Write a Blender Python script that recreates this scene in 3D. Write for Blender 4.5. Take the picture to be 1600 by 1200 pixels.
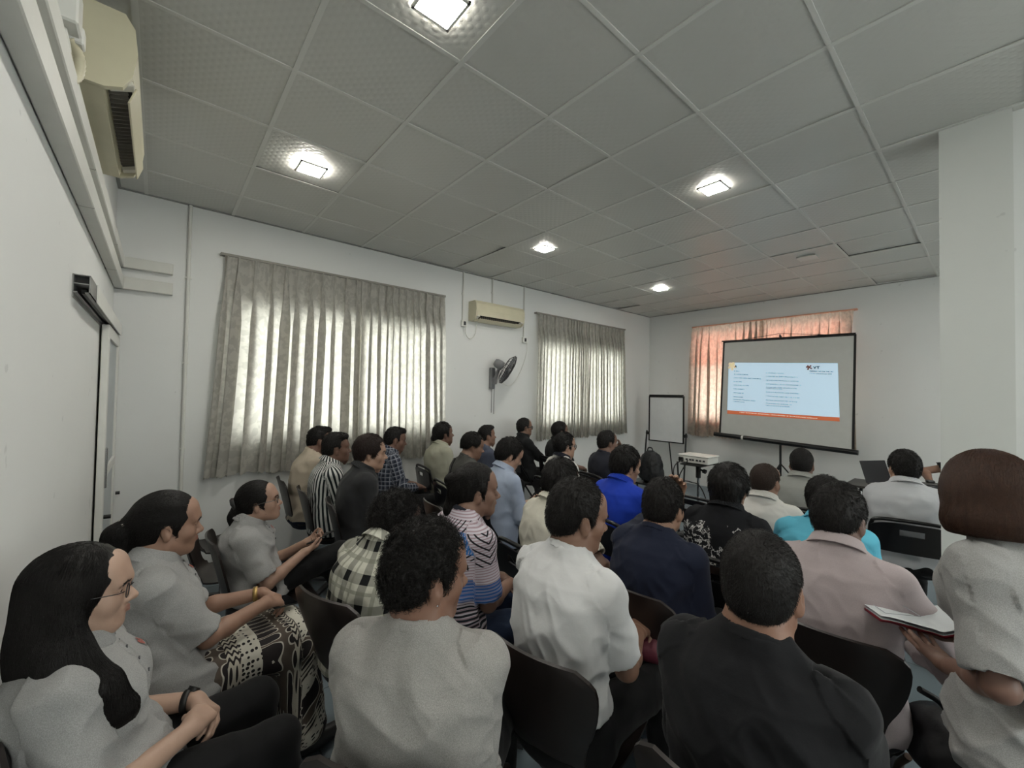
import bpy, math, random
import numpy as np
from mathutils import Vector, Matrix

random.seed(7)
RNG = np.random.default_rng(11)
scene = bpy.context.scene
for o in list(bpy.data.objects):
    bpy.data.objects.remove(o)
COL = scene.collection
PI = math.pi

# ------------------------------------------------------------------ camera
FLOOR = 0.0
CAM_H = 1.63
cam_data = bpy.data.cameras.new('camera')
cam_data.sensor_width = 36.0
cam_data.sensor_fit = 'HORIZONTAL'
cam_data.lens = 646.94 / 1600 * 36.0
cam_data.clip_start = 0.02
cam = bpy.data.objects.new('camera', cam_data)
COL.objects.link(cam)
cr = Vector((0.7606485, -0.6489240, 0.0176479))
cu = Vector((-0.0285290, -0.0062568, 0.9995734))
cf = Vector((0.6485368, 0.7608275, 0.0232723))
m = Matrix(((cr.x, cu.x, -cf.x, 0), (cr.y, cu.y, -cf.y, 0), (cr.z, cu.z, -cf.z, 0), (0, 0, 0, 1)))
m.translation = Vector((0, 0, CAM_H))
cam.matrix_world = m
scene.camera = cam

# ------------------------------------------------------------------ daylight outside, exposure
world = bpy.data.worlds.new('overcast_sky')
scene.world = world
world.use_nodes = True
bg = world.node_tree.nodes['Background']
bg.inputs['Color'].default_value = (1.0, 0.985, 0.95, 1)
bg.inputs['Strength'].default_value = 14.0
LAMP_EMISSION = 260.0
scene.view_settings.view_transform = 'Standard'
scene.view_settings.look = 'None'
scene.view_settings.exposure = -0.72
scene.view_settings.gamma = 1.0
scene.view_settings.use_curve_mapping = False

# ------------------------------------------------------------------ helpers: materials
def lin(h):
    h = h.lstrip('#')
    c = [int(h[i:i + 2], 16) / 255 for i in (0, 2, 4)]
    return tuple((v / 12.92 if v <= .04045 else ((v + .055) / 1.055) ** 2.4) for v in c)

class Nodes:
    def __init__(s, name):
        s.m = bpy.data.materials.new(name)
        s.m.use_nodes = True
        s.t = s.m.node_tree
        s.b = s.t.nodes['Principled BSDF']
        s.out = s.t.nodes['Material Output']
    def n(s, typ, **kw):
        d = s.t.nodes.new(typ)
        for k, v in kw.items():
            setattr(d, k, v)
        return d
    def link(s, a, b):
        s.t.links.new(a, b)
    def val(s, inp, v):
        if hasattr(v, 'is_linked') or isinstance(v, bpy.types.NodeSocket):
            s.link(v, inp)
        else:
            inp.default_value = v
    def math(s, op, a, b=0.0, c=None):
        d = s.n('ShaderNodeMath', operation=op)
        s.val(d.inputs[0], a); s.val(d.inputs[1], b)
        if c is not None: s.val(d.inputs[2], c)
        return d.outputs[0]
    def mix(s, f, a, b):
        d = s.n('ShaderNodeMix', data_type='RGBA')
        s.val(d.inputs[0], f)
        for i, v in ((6, a), (7, b)):
            if isinstance(v, tuple): v = (*v[:3], 1)
            s.val(d.inputs[i], v)
        return d.outputs[2]
    def coord(s, kind='Object', scale=None, rot=None):
        if kind.startswith('attr:'):
            a = s.n('ShaderNodeAttribute'); a.attribute_name = kind[5:]
            o = a.outputs['Vector']
        else:
            o = s.n('ShaderNodeTexCoord').outputs[kind]
        if scale or rot:
            mp = s.n('ShaderNodeMapping')
            s.link(o, mp.inputs[0])
            if scale: mp.inputs['Scale'].default_value = scale
            if rot: mp.inputs['Rotation'].default_value = rot
            o = mp.outputs[0]
        return o
    def noise(s, co, scale, detail=3, rough=.55):
        d = s.n('ShaderNodeTexNoise')
        d.inputs['Scale'].default_value = scale
        d.inputs['Detail'].default_value = detail
        d.inputs['Roughness'].default_value = rough
        s.link(co, d.inputs['Vector'])
        return d.outputs['Fac']
    def ramp(s, f, stops):
        d = s.n('ShaderNodeValToRGB')
        e = d.color_ramp.elements
        while len(e) < len(stops): e.new(.5)
        for el, (p, c) in zip(e, stops):
            el.position = p
            el.color = (*c, 1) if len(c) == 3 else c
        s.link(f, d.inputs[0])
        return d.outputs[0]
    def bump(s, h, strength=.3, dist=.01):
        d = s.n('ShaderNodeBump')
        d.inputs['Strength'].default_value = strength
        d.inputs['Distance'].default_value = dist
        s.link(h, d.inputs['Height'])
        s.link(d.outputs[0], s.b.inputs['Normal'])
        return d
    def stripe(s, sock, period, off, width):
        a = s.math('ADD', sock, off + 50 * period)
        a = s.math('DIVIDE', a, period)
        a = s.math('FRACT', a)
        return s.math('LESS_THAN', a, width)
    def base(s, c, rough=.6, metal=0, spec=.5):
        if isinstance(c, tuple): c = (*c[:3], 1)
        s.val(s.b.inputs['Base Color'], c)
        s.b.inputs['Roughness'].default_value = rough
        s.b.inputs['Metallic'].default_value = metal
        s.b.inputs['Specular IOR Level'].default_value = spec
        return s.m

MATS = {}
def mat(name, col, rough=.6, metal=0, spec=.5, var=.06, scale=9.0, bump=0.0, bscale=60.0, bdist=.004):
    """plain procedural material: colour with soft noise variation and optional bump"""
    if name in MATS: return MATS[name]
    N = Nodes(name)
    c = lin(col) if isinstance(col, str) else col
    co = N.coord('Object')
    f = N.noise(co, scale)
    lo = tuple(v * (1 - var) for v in c); hi = tuple(min(1, v * (1 + var)) for v in c)
    N.base(N.mix(f, lo, hi), rough, metal, spec)
    if bump: N.bump(N.noise(co, bscale, 4), bump, bdist)
    MATS[name] = N.m
    return N.m

def emit(name, col, strength):
    if name in MATS: return MATS[name]
    N = Nodes(name)
    c = lin(col) if isinstance(col, str) else col
    N.base(c, .5)
    N.b.inputs['Emission Color'].default_value = (*c, 1)
    N.b.inputs['Emission Strength'].default_value = strength
    MATS[name] = N.m
    return N.m

# ------------------------------------------------------------------ helpers: objects
def tag(o, label=None, cat=None, group=None, kind=None):
    if label: o['label'] = label
    if cat: o['category'] = cat
    if group: o['group'] = group
    if kind: o['kind'] = kind
    return o
def thing(name, label, cat, loc=(0, 0, 0), rz=0.0, group=None):
    o = bpy.data.objects.new(name, None)
    o.empty_display_size = .1
    o.location = loc; o.rotation_euler = (0, 0, rz)
    COL.objects.link(o)
    return tag(o, label, cat, group)
def link_mesh(name, verts, faces, material, parent=None, smooth=False, mats=None, midx=None):
    me = bpy.data.meshes.new(name)
    if isinstance(verts, np.ndarray): verts = verts.tolist()
    if isinstance(faces, np.ndarray): faces = faces.tolist()
    me.from_pydata(verts, [], faces)
    for mm in (mats or [material]): me.materials.append(mm)
    if midx is not None: me.polygons.foreach_set('material_index', np.asarray(midx, np.int32))
    if smooth: me.polygons.foreach_set('use_smooth', np.ones(len(me.polygons), bool))
    me.update()
    o = bpy.data.objects.new(name, me)
    COL.objects.link(o)
    if parent: o.parent = parent
    return o
def frame_of(d):
    d = Vector(d).normalized()
    a = Vector((0, 0, 1)) if abs(d.z) < .9 else Vector((1, 0, 0))
    u = d.cross(a).normalized(); v = d.cross(u).normalized()
    return u, v, d

class MB:
    """collects shapes into one mesh"""
    def __init__(s): s.v = []; s.f = []; s.sm = []
    def add(s, vs, fs, smooth=False):
        b = len(s.v)
        s.v += [tuple(p) for p in vs]
        s.f += [tuple(i + b for i in f) for f in fs]
        s.sm += [smooth] * len(fs)
        return s
    def box(s, c, size, rot=None, bev=0.0):
        hx, hy, hz = [v / 2 for v in size]
        b = min(bev, hx * .99, hy * .99, hz * .99)
        vs = []; fs = []
        if b <= 0:
            vs = [(x, y, z) for x in (-hx, hx) for y in (-hy, hy) for z in (-hz, hz)]
            fs = [(0, 1, 3, 2), (4, 6, 7, 5), (0, 4, 5, 1), (2, 3, 7, 6), (0, 2, 6, 4), (1, 5, 7, 3)]
        else:
            idx = {}
            for sx in (-1, 1):
                for sy in (-1, 1):
                    for sz in (-1, 1):
                        for ax in range(3):
                            p = [sx * (hx - b), sy * (hy - b), sz * (hz - b)]
                            p[ax] += (sx, sy, sz)[ax] * b
                            idx[sx, sy, sz, ax] = len(vs); vs.append(tuple(p))
            I = idx
            for ax in range(3):
                o1, o2 = [a for a in range(3) if a != ax]
                for sg in (-1, 1):
                    q = []
                    for a, b2 in ((-1, -1), (1, -1), (1, 1), (-1, 1)):
                        k = [0, 0, 0]; k[ax] = sg; k[o1] = a; k[o2] = b2
                        q.append(I[k[0], k[1], k[2], ax])
                    fs.append(tuple(q))
                for a in (-1, 1):
                    for b2 in (-1, 1):
                        q = []
                        for sg, axx in ((-1, o1), (1, o1), (1, o2), (-1, o2)):
                            k = [0, 0, 0]; k[ax] = sg; k[o1] = a; k[o2] = b2
                            q.append(I[k[0], k[1], k[2], axx])
                        fs.append(tuple(q))
            for sx in (-1, 1):
                for sy in (-1, 1):
                    for sz in (-1, 1):
                        fs.append((I[sx, sy, sz, 0], I[sx, sy, sz, 1], I[sx, sy, sz, 2]))
            # consistent outward winding
            out = []
            for f in fs:
                a, b2, c2 = [Vector(vs[i]) for i in f[:3]]
                nrm = (b2 - a).cross(c2 - a)
                cen = sum((Vector(vs[i]) for i in f), Vector()) / len(f)
                out.append(f if nrm.dot(cen) > 0 else f[::-1])
            fs = out
        R = rot if rot is not None else Matrix.Identity(3)
        vs = [R @ Vector(v) + Vector(c) for v in vs]
        return s.add(vs, fs)
    def cyl(s, p0, p1, r0, r1=None, n=16, caps=True):
        r1 = r0 if r1 is None else r1
        p0 = Vector(p0); p1 = Vector(p1)
        u, v, d = frame_of(p1 - p0)
        vs = []
        for p, r in ((p0, r0), (p1, r1)):
            for i in range(n):
                a = 2 * PI * i / n
                vs.append(p + (u * math.cos(a) + v * math.sin(a)) * r)
        s.add(vs, [(i, (i + 1) % n, n + (i + 1) % n, n + i) for i in range(n)], True)
        if caps:
            s.add(vs[:n], [tuple(range(n))[::-1]]); s.add(vs[n:], [tuple(range(n))])
        return s
    def tube(s, pts, r, n=8, closed=False):
        pts = [Vector(p) for p in pts]
        m_ = len(pts)
        rs = r if isinstance(r, (list, tuple)) else [r] * m_
        vs = []; u = None
        for i, p in enumerate(pts):
            a = pts[(i - 1) % m_] if (i > 0 or closed) else p
            b = pts[(i + 1) % m_] if (i < m_ - 1 or closed) else p
            d = (b - a).normalized()
            if u is None: u = frame_of(d)[0]
            u = (u - d * u.dot(d)).normalized()
            v = d.cross(u)
            for k in range(n):
                t = 2 * PI * k / n
                vs.append(p + (u * math.cos(t) + v * math.sin(t)) * rs[i])
        fs = []
        for i in range(m_ if closed else m_ - 1):
            j = (i + 1) % m_
            for k in range(n):
                fs.append((i * n + k, i * n + (k + 1) % n, j * n + (k + 1) % n, j * n + k))
        s.add(vs, fs, True)
        if not closed:
            s.add(vs[:n], [tuple(range(n))[::-1]]); s.add(vs[-n:], [tuple(range(n))])
        return s
    def lathe(s, prof, o=(0, 0, 0), axis=(0, 0, 1), n=24):
        u, v, d = frame_of(axis); o = Vector(o)
        vs = []
        for r, h in prof:
            for k in range(n):
                t = 2 * PI * k / n
                vs.append(o + d * h + (u * math.cos(t) + v * math.sin(t)) * r)
        fs = []
        for i in range(len(prof) - 1):
            for k in range(n):
                fs.append((i * n + k, i * n + (k + 1) % n, (i + 1) * n + (k + 1) % n, (i + 1) * n + k))
        return s.add(vs, fs, True)
    def prism(s, poly, axis_vec, o=(0, 0, 0)):
        """extrude a 3-D polygon along a vector"""
        a = [Vector(p) + Vector(o) for p in poly]; b = [p + Vector(axis_vec) for p in a]
        n = len(a)
        return s.add(a + b, [tuple(range(n))[::-1], tuple(range(n, 2 * n))] +
                     [(i, (i + 1) % n, n + (i + 1) % n, n + i) for i in range(n)])
    def grid(s, P, smooth=True, flip=False):
        nu, nv = len(P), len(P[0])
        fs = [(i * nv + j, (i + 1) * nv + j, (i + 1) * nv + j + 1, i * nv + j + 1) for i in range(nu - 1) for j in range(nv - 1)]
        if flip: fs = [f[::-1] for f in fs]
        return s.add([p for row in P for p in row], fs, smooth)
    def build(s, name, material, parent=None):
        o = link_mesh(name, s.v, s.f, material, parent)
        o.data.polygons.foreach_set('use_smooth', np.array(s.sm, bool))
        return o
def spline(pts, n=8):
    """Catmull-Rom through points"""
    P = [Vector(p) for p in pts]
    P = [2 * P[0] - P[1]] + P + [2 * P[-1] - P[-2]]
    out = []
    for i in range(1, len(P) - 2):
        a, b, c, d = P[i - 1:i + 3]
        for k in range(n):
            t = k / n
            out.append(.5 * ((2 * b) + (c - a) * t + (2 * a - 5 * b + 4 * c - d) * t * t + (3 * b - a - 3 * c + d) * t ** 3))
    out.append(P[-2])
    return out
def copy_tree(o, parent=None):
    c = o.copy(); COL.objects.link(c)
    c.parent = parent
    for ch in o.children: copy_tree(ch, c)
    return c
# ================================================================== THE ROOM
XL, XF, YW, YR, ZC = -0.30, 7.65, 4.64, -3.20, 3.247
WT = 0.20
def wall_mat(name, col):
    N = Nodes(name)
    co = N.coord('Object')
    big = N.noise(co, .9, 4)
    fine = N.noise(co, 7, 5, .65)
    c = lin(col)
    a = N.mix(big, tuple(v * .90 for v in c), c)
    # small scuffs and knocks in the paint
    spots = N.ramp(N.noise(co, 11, 2, .4), [(.0, (0, 0, 0)), (.735, (0, 0, 0)), (.76, (1, 1, 1))])
    a = N.mix(N.math('MULTIPLY', spots, .55), a, tuple(v * .72 for v in c))
    N.base(a, .75, 0, .3)
    N.bump(fine, .12, .004)
    return N.m
WALL = wall_mat('painted_wall', '#e4e5e3')
def structure(o): o['kind'] = 'structure'; return o
def wall_with_hole(name, o, ux, uz, w, h, holes, thick):
    """wall panel in the plane spanned by ux/uz from origin o with rectangular holes, extruded along thick"""
    us = sorted({0, w} | {v for hh in holes for v in hh[:2]})
    vs = sorted({0, h} | {v for hh in holes for v in hh[2:]})
    mb = MB(); o = Vector(o); ux = Vector(ux); uz = Vector(uz); th = Vector(thick)
    def solid(i, j):
        if i < 0 or j < 0 or i >= len(us) - 1 or j >= len(vs) - 1: return False
        cu, cv = (us[i] + us[i + 1]) / 2, (vs[j] + vs[j + 1]) / 2
        return not any(a < cu < b and c < cv < d for a, b, c, d in holes)
    for i in range(len(us) - 1):
        for j in range(len(vs) - 1):
            if not solid(i, j): continue
            q = [o + ux * us[a] + uz * vs[b] for a, b in ((i, j), (i + 1, j), (i + 1, j + 1), (i, j + 1))]
            mb.add(q, [(0, 1, 2, 3)]); mb.add([p + th for p in q], [(3, 2, 1, 0)])
            for (da, db), (k, l) in (((-1, 0), (0, 3)), ((1, 0), (1, 2)), ((0, -1), (0, 1)), ((0, 1), (3, 2))):
                if not solid(i + da, j + db):
                    mb.add([q[k], q[l], q[l] + th, q[k] + th], [(0, 1, 2, 3)])
    return structure(mb.build(name, WALL))
WIN1 = (0.50, 2.77, 1.17, 2.42); WIN2 = (4.52, 6.68, 1.17, 2.42); WIN3 = (1.40, 3.68, 1.20, 2.84)
wall_with_hole('wall_window', (XL - WT, YW, 0), (1, 0, 0), (0, 0, 1), XF - XL + 2 * WT, ZC + .3,
               [(a - XL + WT, b - XL + WT, c, d) for a, b, c, d in (WIN1, WIN2)], (0, WT, 0))
wall_with_hole('wall_front', (XF, YR, 0), (0, 1, 0), (0, 0, 1), YW - YR, ZC + .3,
               [(WIN3[0] - YR, WIN3[1] - YR, WIN3[2], WIN3[3])], (WT, 0, 0))
wall_with_hole('wall_back', (XL - WT, YR, 0), (0, 1, 0), (0, 0, 1), YW - YR, ZC + .3, [], (WT, 0, 0))
wall_with_hole('wall_right', (XL - WT, YR - WT, 0), (1, 0, 0), (0, 0, 1), XF - XL + 2 * WT, ZC + .3,
               [(1.2, 3.4, 1.1, 2.5), (4.6, 6.8, 1.1, 2.5)], (0, WT, 0))  # openings for the two added fill windows

# floor: grey-blue tiles
N = Nodes('floor_tile')
co = N.coord('Object')
br = N.n('ShaderNodeTexBrick'); br.offset = 0
N.link(co, br.inputs['Vector'])
br.inputs['Scale'].default_value = 1.0
br.inputs['Brick Width'].default_value = .6; br.inputs['Row Height'].default_value = .6
br.inputs['Mortar Size'].default_value = .004
br.inputs['Color1'].default_value = (*lin('#6f7b82'), 1); br.inputs['Color2'].default_value = (*lin('#76828a'), 1)
br.inputs['Mortar'].default_value = (*lin('#3d454b'), 1)
dirt = N.noise(co, 3.5, 5, .6)
N.base(N.mix(N.math('MULTIPLY', dirt, .5), br.outputs['Color'], lin('#5d686e')), .42, 0, .4)
N.bump(N.noise(co, 25, 3), .05, .003)
structure(MB().box(((XL + XF) / 2, (YW + YR) / 2, -.05), (XF - XL + .4, YW - YR + .4, .1)).build('floor', N.m))

# ceiling: dimpled lay-in tiles on a T-bar grid
N = Nodes('ceiling_tile')
co = N.coord('Object')
vor = N.n('ShaderNodeTexVoronoi'); vor.feature = 'F1'
mp = N.n('ShaderNodeMapping'); N.link(co, mp.inputs[0]); mp.inputs['Rotation'].default_value = (0, 0, PI / 4)
N.link(mp.outputs[0], vor.inputs['Vector'])
vor.inputs['Scale'].default_value = 1 / .0395; vor.inputs['Randomness'].default_value = 0
dim = N.ramp(vor.outputs['Distance'], [(0.0, (1, 1, 1)), (.38, (.9, .9, .9)), (.55, (0, 0, 0))])
cn = N.noise(co, 1.3, 3)
N.base(N.mix(cn, lin('#c2c2bc'), lin('#cbcbc6')), .36, 0, .5)
N.bump(dim, .28, .004)
TILE_MAT = N.m
TS = .605
mb = MB()
i0 = math.floor((XL - .1) / TS - 1.794) ; i1 = math.ceil(XF / TS - 1.794)
gx = [(i + 1.794) * TS for i in range(i0, i1 + 1)]
gy = [(2.811 - j) * TS for j in range(-5, 9)]
for i in range(len(gx) - 1):
    for j in range(len(gy) - 1):
        xa, xb = gx[i] + .006, gx[i + 1] - .006
        yb, ya = gy[j] - .006, gy[j + 1] + .006
        xa, xb = max(xa, XL), min(xb, XF); ya, yb = max(ya, YR), min(yb, YW)
        if xb - xa < .02 or yb - ya < .02: continue
        h = [ZC + .006 + random.uniform(-.002, .005) for _ in range(4)]
        if random.random() < .07: h = [v + random.uniform(0, .018) for v in h]
        P = [(xa, ya, h[0]), (xa, yb, h[1]), (xb, yb, h[2]), (xb, ya, h[3])]
        mb.add(P + [(p[0], p[1], p[2] + .01) for p in P], [(0, 1, 2, 3), (7, 6, 5, 4), (0, 4, 5, 1), (1, 5, 6, 2), (2, 6, 7, 3), (3, 7, 4, 0)])
structure(mb.build('ceiling', TILE_MAT))
structure(MB().box(((XL + XF) / 2, (YW + YR) / 2, ZC + .30), (XF - XL + .4, YW - YR + .4, .1)).build('ceiling_slab', mat('dark_void', '#2a2926', .9)))
mb = MB()
for x in gx:
    if XL < x < XF: mb.box((x, (YW + YR) / 2, ZC + .004), (.024, YW - YR, .006))
for y in gy:
    if YR < y < YW: mb.box(((XL + XF) / 2, y, ZC + .005), (XF - XL, .020, .006))
structure(mb.build('trim_1', mat('grid_paint', '#d2d2cd', .4)))
mb = MB()
mb.box(((XL + XF) / 2, YW - .011, ZC + .002), (XF - XL, .022, .008)); mb.box((XF - .011, (YW + YR) / 2, ZC + .002), (.022, YW - YR, .008))
mb.box((XL + .011, (YW + YR) / 2, ZC + .002), (.022, YW - YR, .008))
structure(mb.build('trim_2', mat('grid_edge', '#8c8c88', .4)))

# pillar on the right
mb = MB()
mb.box((3.65, .078, ZC / 2 + .1), (.26, .284, ZC + .2)) 
structure(mb.build('pillar', wall_mat('pillar_paint', '#d9dbd7')))
mb = MB(); mb.box((3.68, -.60, ZC / 2 + .1), (.20, 1.072, ZC + .2))
structure(mb.build('wall_right_stub', WALL))

# ---- windows: frames with glass, transom and mullions
FRAME = mat('window_frame_paint', '#d8d8d2', .45)
N = Nodes('window_glass')
N.b.inputs['Transmission Weight'].default_value = 1.0
N.base((.93, .97, .97), .02)
tr = N.n('ShaderNodeBsdfTransparent'); tr.inputs[0].default_value = (.92, .95, .95, 1)
gl = N.n('ShaderNodeBsdfGlossy'); gl.inputs['Roughness'].default_value = .05
mx = N.n('ShaderNodeMixShader'); mx.inputs[0].default_value = .06
N.link(tr.outputs[0], mx.inputs[1]); N.link(gl.outputs[0], mx.inputs[2]); N.link(mx.outputs[0], N.out.inputs[0])
GLASS = N.m
def window(k, o, ux, out, w, h, label_mull=4):
    o = Vector(o); ux = Vector(ux); out = Vector(out); uz = Vector((0, 0, 1))
    R = Matrix((ux, out, uz)).transposed()
    def bx(mb, u, v, su, sv, d=.05, off=.10):
        mb.box(o + ux * u + uz * v + out * off, (su, d, sv), R)
    f = MB()
    t = .05
    bx(f, w / 2, t / 2, w, t); bx(f, w / 2, h - t / 2, w, t); bx(f, t / 2, h / 2, t, h); bx(f, w - t / 2, h / 2, t, h)
    for i in range(1, label_mull): bx(f, w * i / label_mull, h / 2, .045, h)
    bx(f, w / 2, h * .60, w, .04)
    fr = structure(f.build('window_%d' % k, FRAME))
    # security bars outside the glass
    for i in range(label_mull):
        p = MB()
        bx(p, w * (i + .5) / label_mull, h / 2, w / label_mull - .04, h - .08, .006, .10)
        p.build('pane', GLASS, fr)
    b = MB()
    for q in (.2, .4, .8): bx(b, w / 2, h * q, w, .012, .012, .17)
    b.build('security_bars', mat('dull_iron', '#8b8a86', .5), fr)
    return fr
window(1, (WIN1[0], YW, WIN1[2]), (1, 0, 0), (0, 1, 0), WIN1[1] - WIN1[0], WIN1[3] - WIN1[2])
window(2, (WIN2[0], YW, WIN2[2]), (1, 0, 0), (0, 1, 0), WIN2[1] - WIN2[0], WIN2[3] - WIN2[2])
window(3, (XF, WIN3[0], WIN3[2]), (0, 1, 0), (1, 0, 0), WIN3[1] - WIN3[0], WIN3[3] - WIN3[2])
window(4, (1.2 + XL - WT, YR, 1.1), (1, 0, 0), (0, -1, 0), 2.2, 1.4)  # unseen window, added to let in soft fill light
window(5, (4.6 + XL - WT, YR, 1.1), (1, 0, 0), (0, -1, 0), 2.2, 1.4)  # second unseen window, added for the same fill
# unseen orange awning, added outside the front window to tint the curtain light
N = Nodes('added_awning_cloth')
tl = N.n('ShaderNodeBsdfTranslucent'); tl.inputs[0].default_value = (*lin('#f39a6a'), 1)
df = N.n('ShaderNodeBsdfDiffuse'); df.inputs[0].default_value = (*lin('#e98a5c'), 1)
mx = N.n('ShaderNodeMixShader'); mx.inputs[0].default_value = .6
N.link(df.outputs[0], mx.inputs[1]); N.link(tl.outputs[0], mx.inputs[2]); N.link(mx.outputs[0], N.out.inputs[0])
ADDED_AWN = N.m
mb = MB()
mb.add([(XF + WT + .02, .9, 2.95), (XF + WT + .02, 4.2, 2.95), (XF + 1.0, 4.2, 2.02), (XF + 1.0, .9, 2.02)], [(0, 1, 2, 3)])
mb.add([(XF + WT + .02, .9, 2.958), (XF + WT + .02, 4.2, 2.958), (XF + 1.0, 4.2, 2.028), (XF + 1.0, .9, 2.028)], [(3, 2, 1, 0)])
structure(mb.build('added_awning', ADDED_AWN))

# ---- curtains
def curtain_mat(name, cd, ct, tfac=.38):
    N = Nodes(name)
    co = N.coord('attr:cloth_uv')
    w = N.noise(co, 14, 3, .6)
    sw = N.ramp(N.noise(N.coord('attr:cloth_uv', scale=(1, .45, 1)), 30, 2), [(.46, (0, 0, 0)), (.54, (1, 1, 1))])
    d = N.mix(sw, tuple(v * .86 for v in lin(cd)), lin(cd))
    t = N.mix(sw, tuple(v * .80 for v in lin(ct)), lin(ct))
    df = N.n('ShaderNodeBsdfPrincipled'); N.link(d, df.inputs['Base Color'])
    df.inputs['Roughness'].default_value = .42; df.inputs['Sheen Weight'].default_value = .1
    tl = N.n('ShaderNodeBsdfTranslucent'); N.link(t, tl.inputs[0])
    mx = N.n('ShaderNodeMixShader'); mx.inputs[0].default_value = tfac
    N.link(df.outputs[0], mx.inputs[1]); N.link(tl.outputs[0], mx.inputs[2]); N.link(mx.outputs[0], N.out.inputs[0])
    return N.m
CURT = curtain_mat('grey_satin_curtain', '#b3b1aa', '#dcd8ce', .36)
CURT3 = curtain_mat('pale_satin_curtain', '#b9b1a6', '#e8d9c8')
def curtain_panel(name, o, ux, inn, w, ztop, zbot, npl, seed, material, parent, flare=(0, 0), gather=None, amp=.075):
    """pinch-pleated cloth hanging from a rail: o = left end on the wall, ux along the wall, inn into the room"""
    rg = np.random.default_rng(seed)
    nu, nv = npl * 16 + 1, 44
    u = np.linspace(0, 1, nu)
    ph = np.cumsum(rg.uniform(.6, 1.4, npl)); ph = np.concatenate([[0], ph]) / ph[-1]
    phase = np.interp(u, ph, np.arange(npl + 1))
    pa = np.interp(u, np.linspace(0, 1, npl + 1), rg.uniform(.6, 1.25, npl + 1))
    drift = rg.normal(0, .012, (npl + 1,)); lapk = rg.uniform(.16, .80, npl + 1)
    k_of = lambda q: min(1, q / .3)
    V = []; UV = []
    ln = ztop - zbot
    for j in range(nv):
        t = j / (nv - 1)
        z = ztop - ln * t
        pin = math.exp(-((t - .075) / .05) ** 2)
        a = amp * pa * (0.35 + .65 * min(1, t / .25)) * (1 - .55 * pin)
        fr = phase - np.floor(phase)
        # narrow pinched folds near the top, soft rounded folds lower down
        sharp = np.abs(np.sin(PI * phase)) ** .7
        soft = .5 - .5 * np.cos(2 * PI * phase)
        k = min(1, t / .35)
        depth = a * ((1 - k) * sharp + k * soft) + .008 * np.sin(phase * 2.3 + 5 * t + seed) * t
        om = np.interp(u, np.linspace(0, 1, npl + 1), lapk)
        lat = np.interp(u, np.linspace(0, 1, npl + 1), drift) * t * 1.5 + om * (w / npl) * np.sin(2 * PI * phase + .9) * (.35 + .65 * k_of(t))
        off = u * w + lat + (flare[0] * (1 - u) * t ** 1.5 * -1 + flare[1] * u * t ** 1.5)
        zz = z + (.012 * np.cos(2 * PI * phase * 4) * (t > .99)) + .01 * np.sin(phase * 1.7 + seed) * t
        for i in range(nu):
            p = Vector(o) + Vector(ux) * off[i] + Vector(inn) * (.045 + depth[i])
            V.append((p.x, p.y, zz[i] if j else z + .004 * math.sin(phase[i] * 6.28)))
            UV.append((u[i] * w * 1.8, t * ln, 0))
    F = [(j * nu + i, j * nu + i + 1, (j + 1) * nu + i + 1, (j + 1) * nu + i) for j in range(nv - 1) for i in range(nu - 1)]
    ob = link_mesh(name, V, F, material, parent, True)
    at = ob.data.attributes.new('cloth_uv', 'FLOAT_VECTOR', 'POINT')
    at.data.foreach_set('vector', np.array(UV, np.float32).ravel())
    return ob
RAIL = mat('rail_timber', '#8d8a82', .6)
def curtain_pair(label, o, ux, inn, w, ztop, zbot, split, npl, seed, material, flare, railmat=RAIL):
    o = Vector(o); R = Matrix((Vector(ux), Vector(inn), (0, 0, 1))).transposed()
    t = thing('curtain_pair', label, 'curtain', (o.x + ux[0] * w / 2, o.y + ux[1] * w / 2, zbot))
    off = t.location
    o2 = o - off
    MB().box(o2 + Vector(ux) * w / 2 + Vector(inn) * .03 + Vector((0, 0, ztop + .012)), (w + .04, .06, .022), R).build('curtain_rail', railmat, t)
    a = w * split
    z0 = -off.z
    curtain_panel('curtain_panel', o2, ux, inn, a + .03, ztop + z0 * 0 , zbot, npl[0], seed, material, t, (flare[0], 0))
    curtain_panel('curtain_panel', o2 + Vector(ux) * (a - .03), ux, inn, w - a + .03, ztop, zbot, npl[1], seed + 1, material, t, (0, flare[1]))
    for c in t.children:
        if c.name.startswith('curtain_panel'): c.location.z = -off.z
    return t
curtain_pair('grey pleated curtains over the large window nearest the sliding door', (.415, YW, 0), (1, 0, 0), (0, -1, 0), 2.33, 2.85, .84, .54, (11, 12), 3, CURT, (.09, .05))
curtain_pair('grey pleated curtains over the window between wall fan and flip chart corner', (4.40, YW, 0), (1, 0, 0), (0, -1, 0), 2.30, 2.87, .92, .5, (14, 14), 9, CURT, (.02, .08))
curtain_pair('peach-lit curtains behind the projection screen', (XF, 1.32, 0), (0, 1, 0), (-1, 0, 0), 2.38, 2.92, .92, .5, (10, 10), 21, CURT3, (.03, .04), mat('peach_rail', '#d8a48c', .6))
# ================================================================== THINGS FIXED TO THE ROOM
WHITE = mat('white_plastic', '#dcdcd6', .4)
CREAM = mat('aged_cream_plastic', '#cfc9ae', .42)
BLACK = mat('black_plastic', '#141414', .45)
BLACKM = mat('black_enamel', '#101012', .3)
DGREY = mat('dark_grey_plastic', '#3c3d3f', .45)
CHROME = mat('bright_steel', '#b9babd', .22, 1.0)
ALU = mat('dull_aluminium', '#a9aaaa', .38, .6)
DUCTW = mat('trunking_plastic', '#d3d3cd', .5)
LAMP = emit('lamp_diffuser', (1.0, .965, .885), LAMP_EMISSION)
LAMP_OFF = mat('unlit_diffuser', '#d6d6d2', .3)

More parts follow.
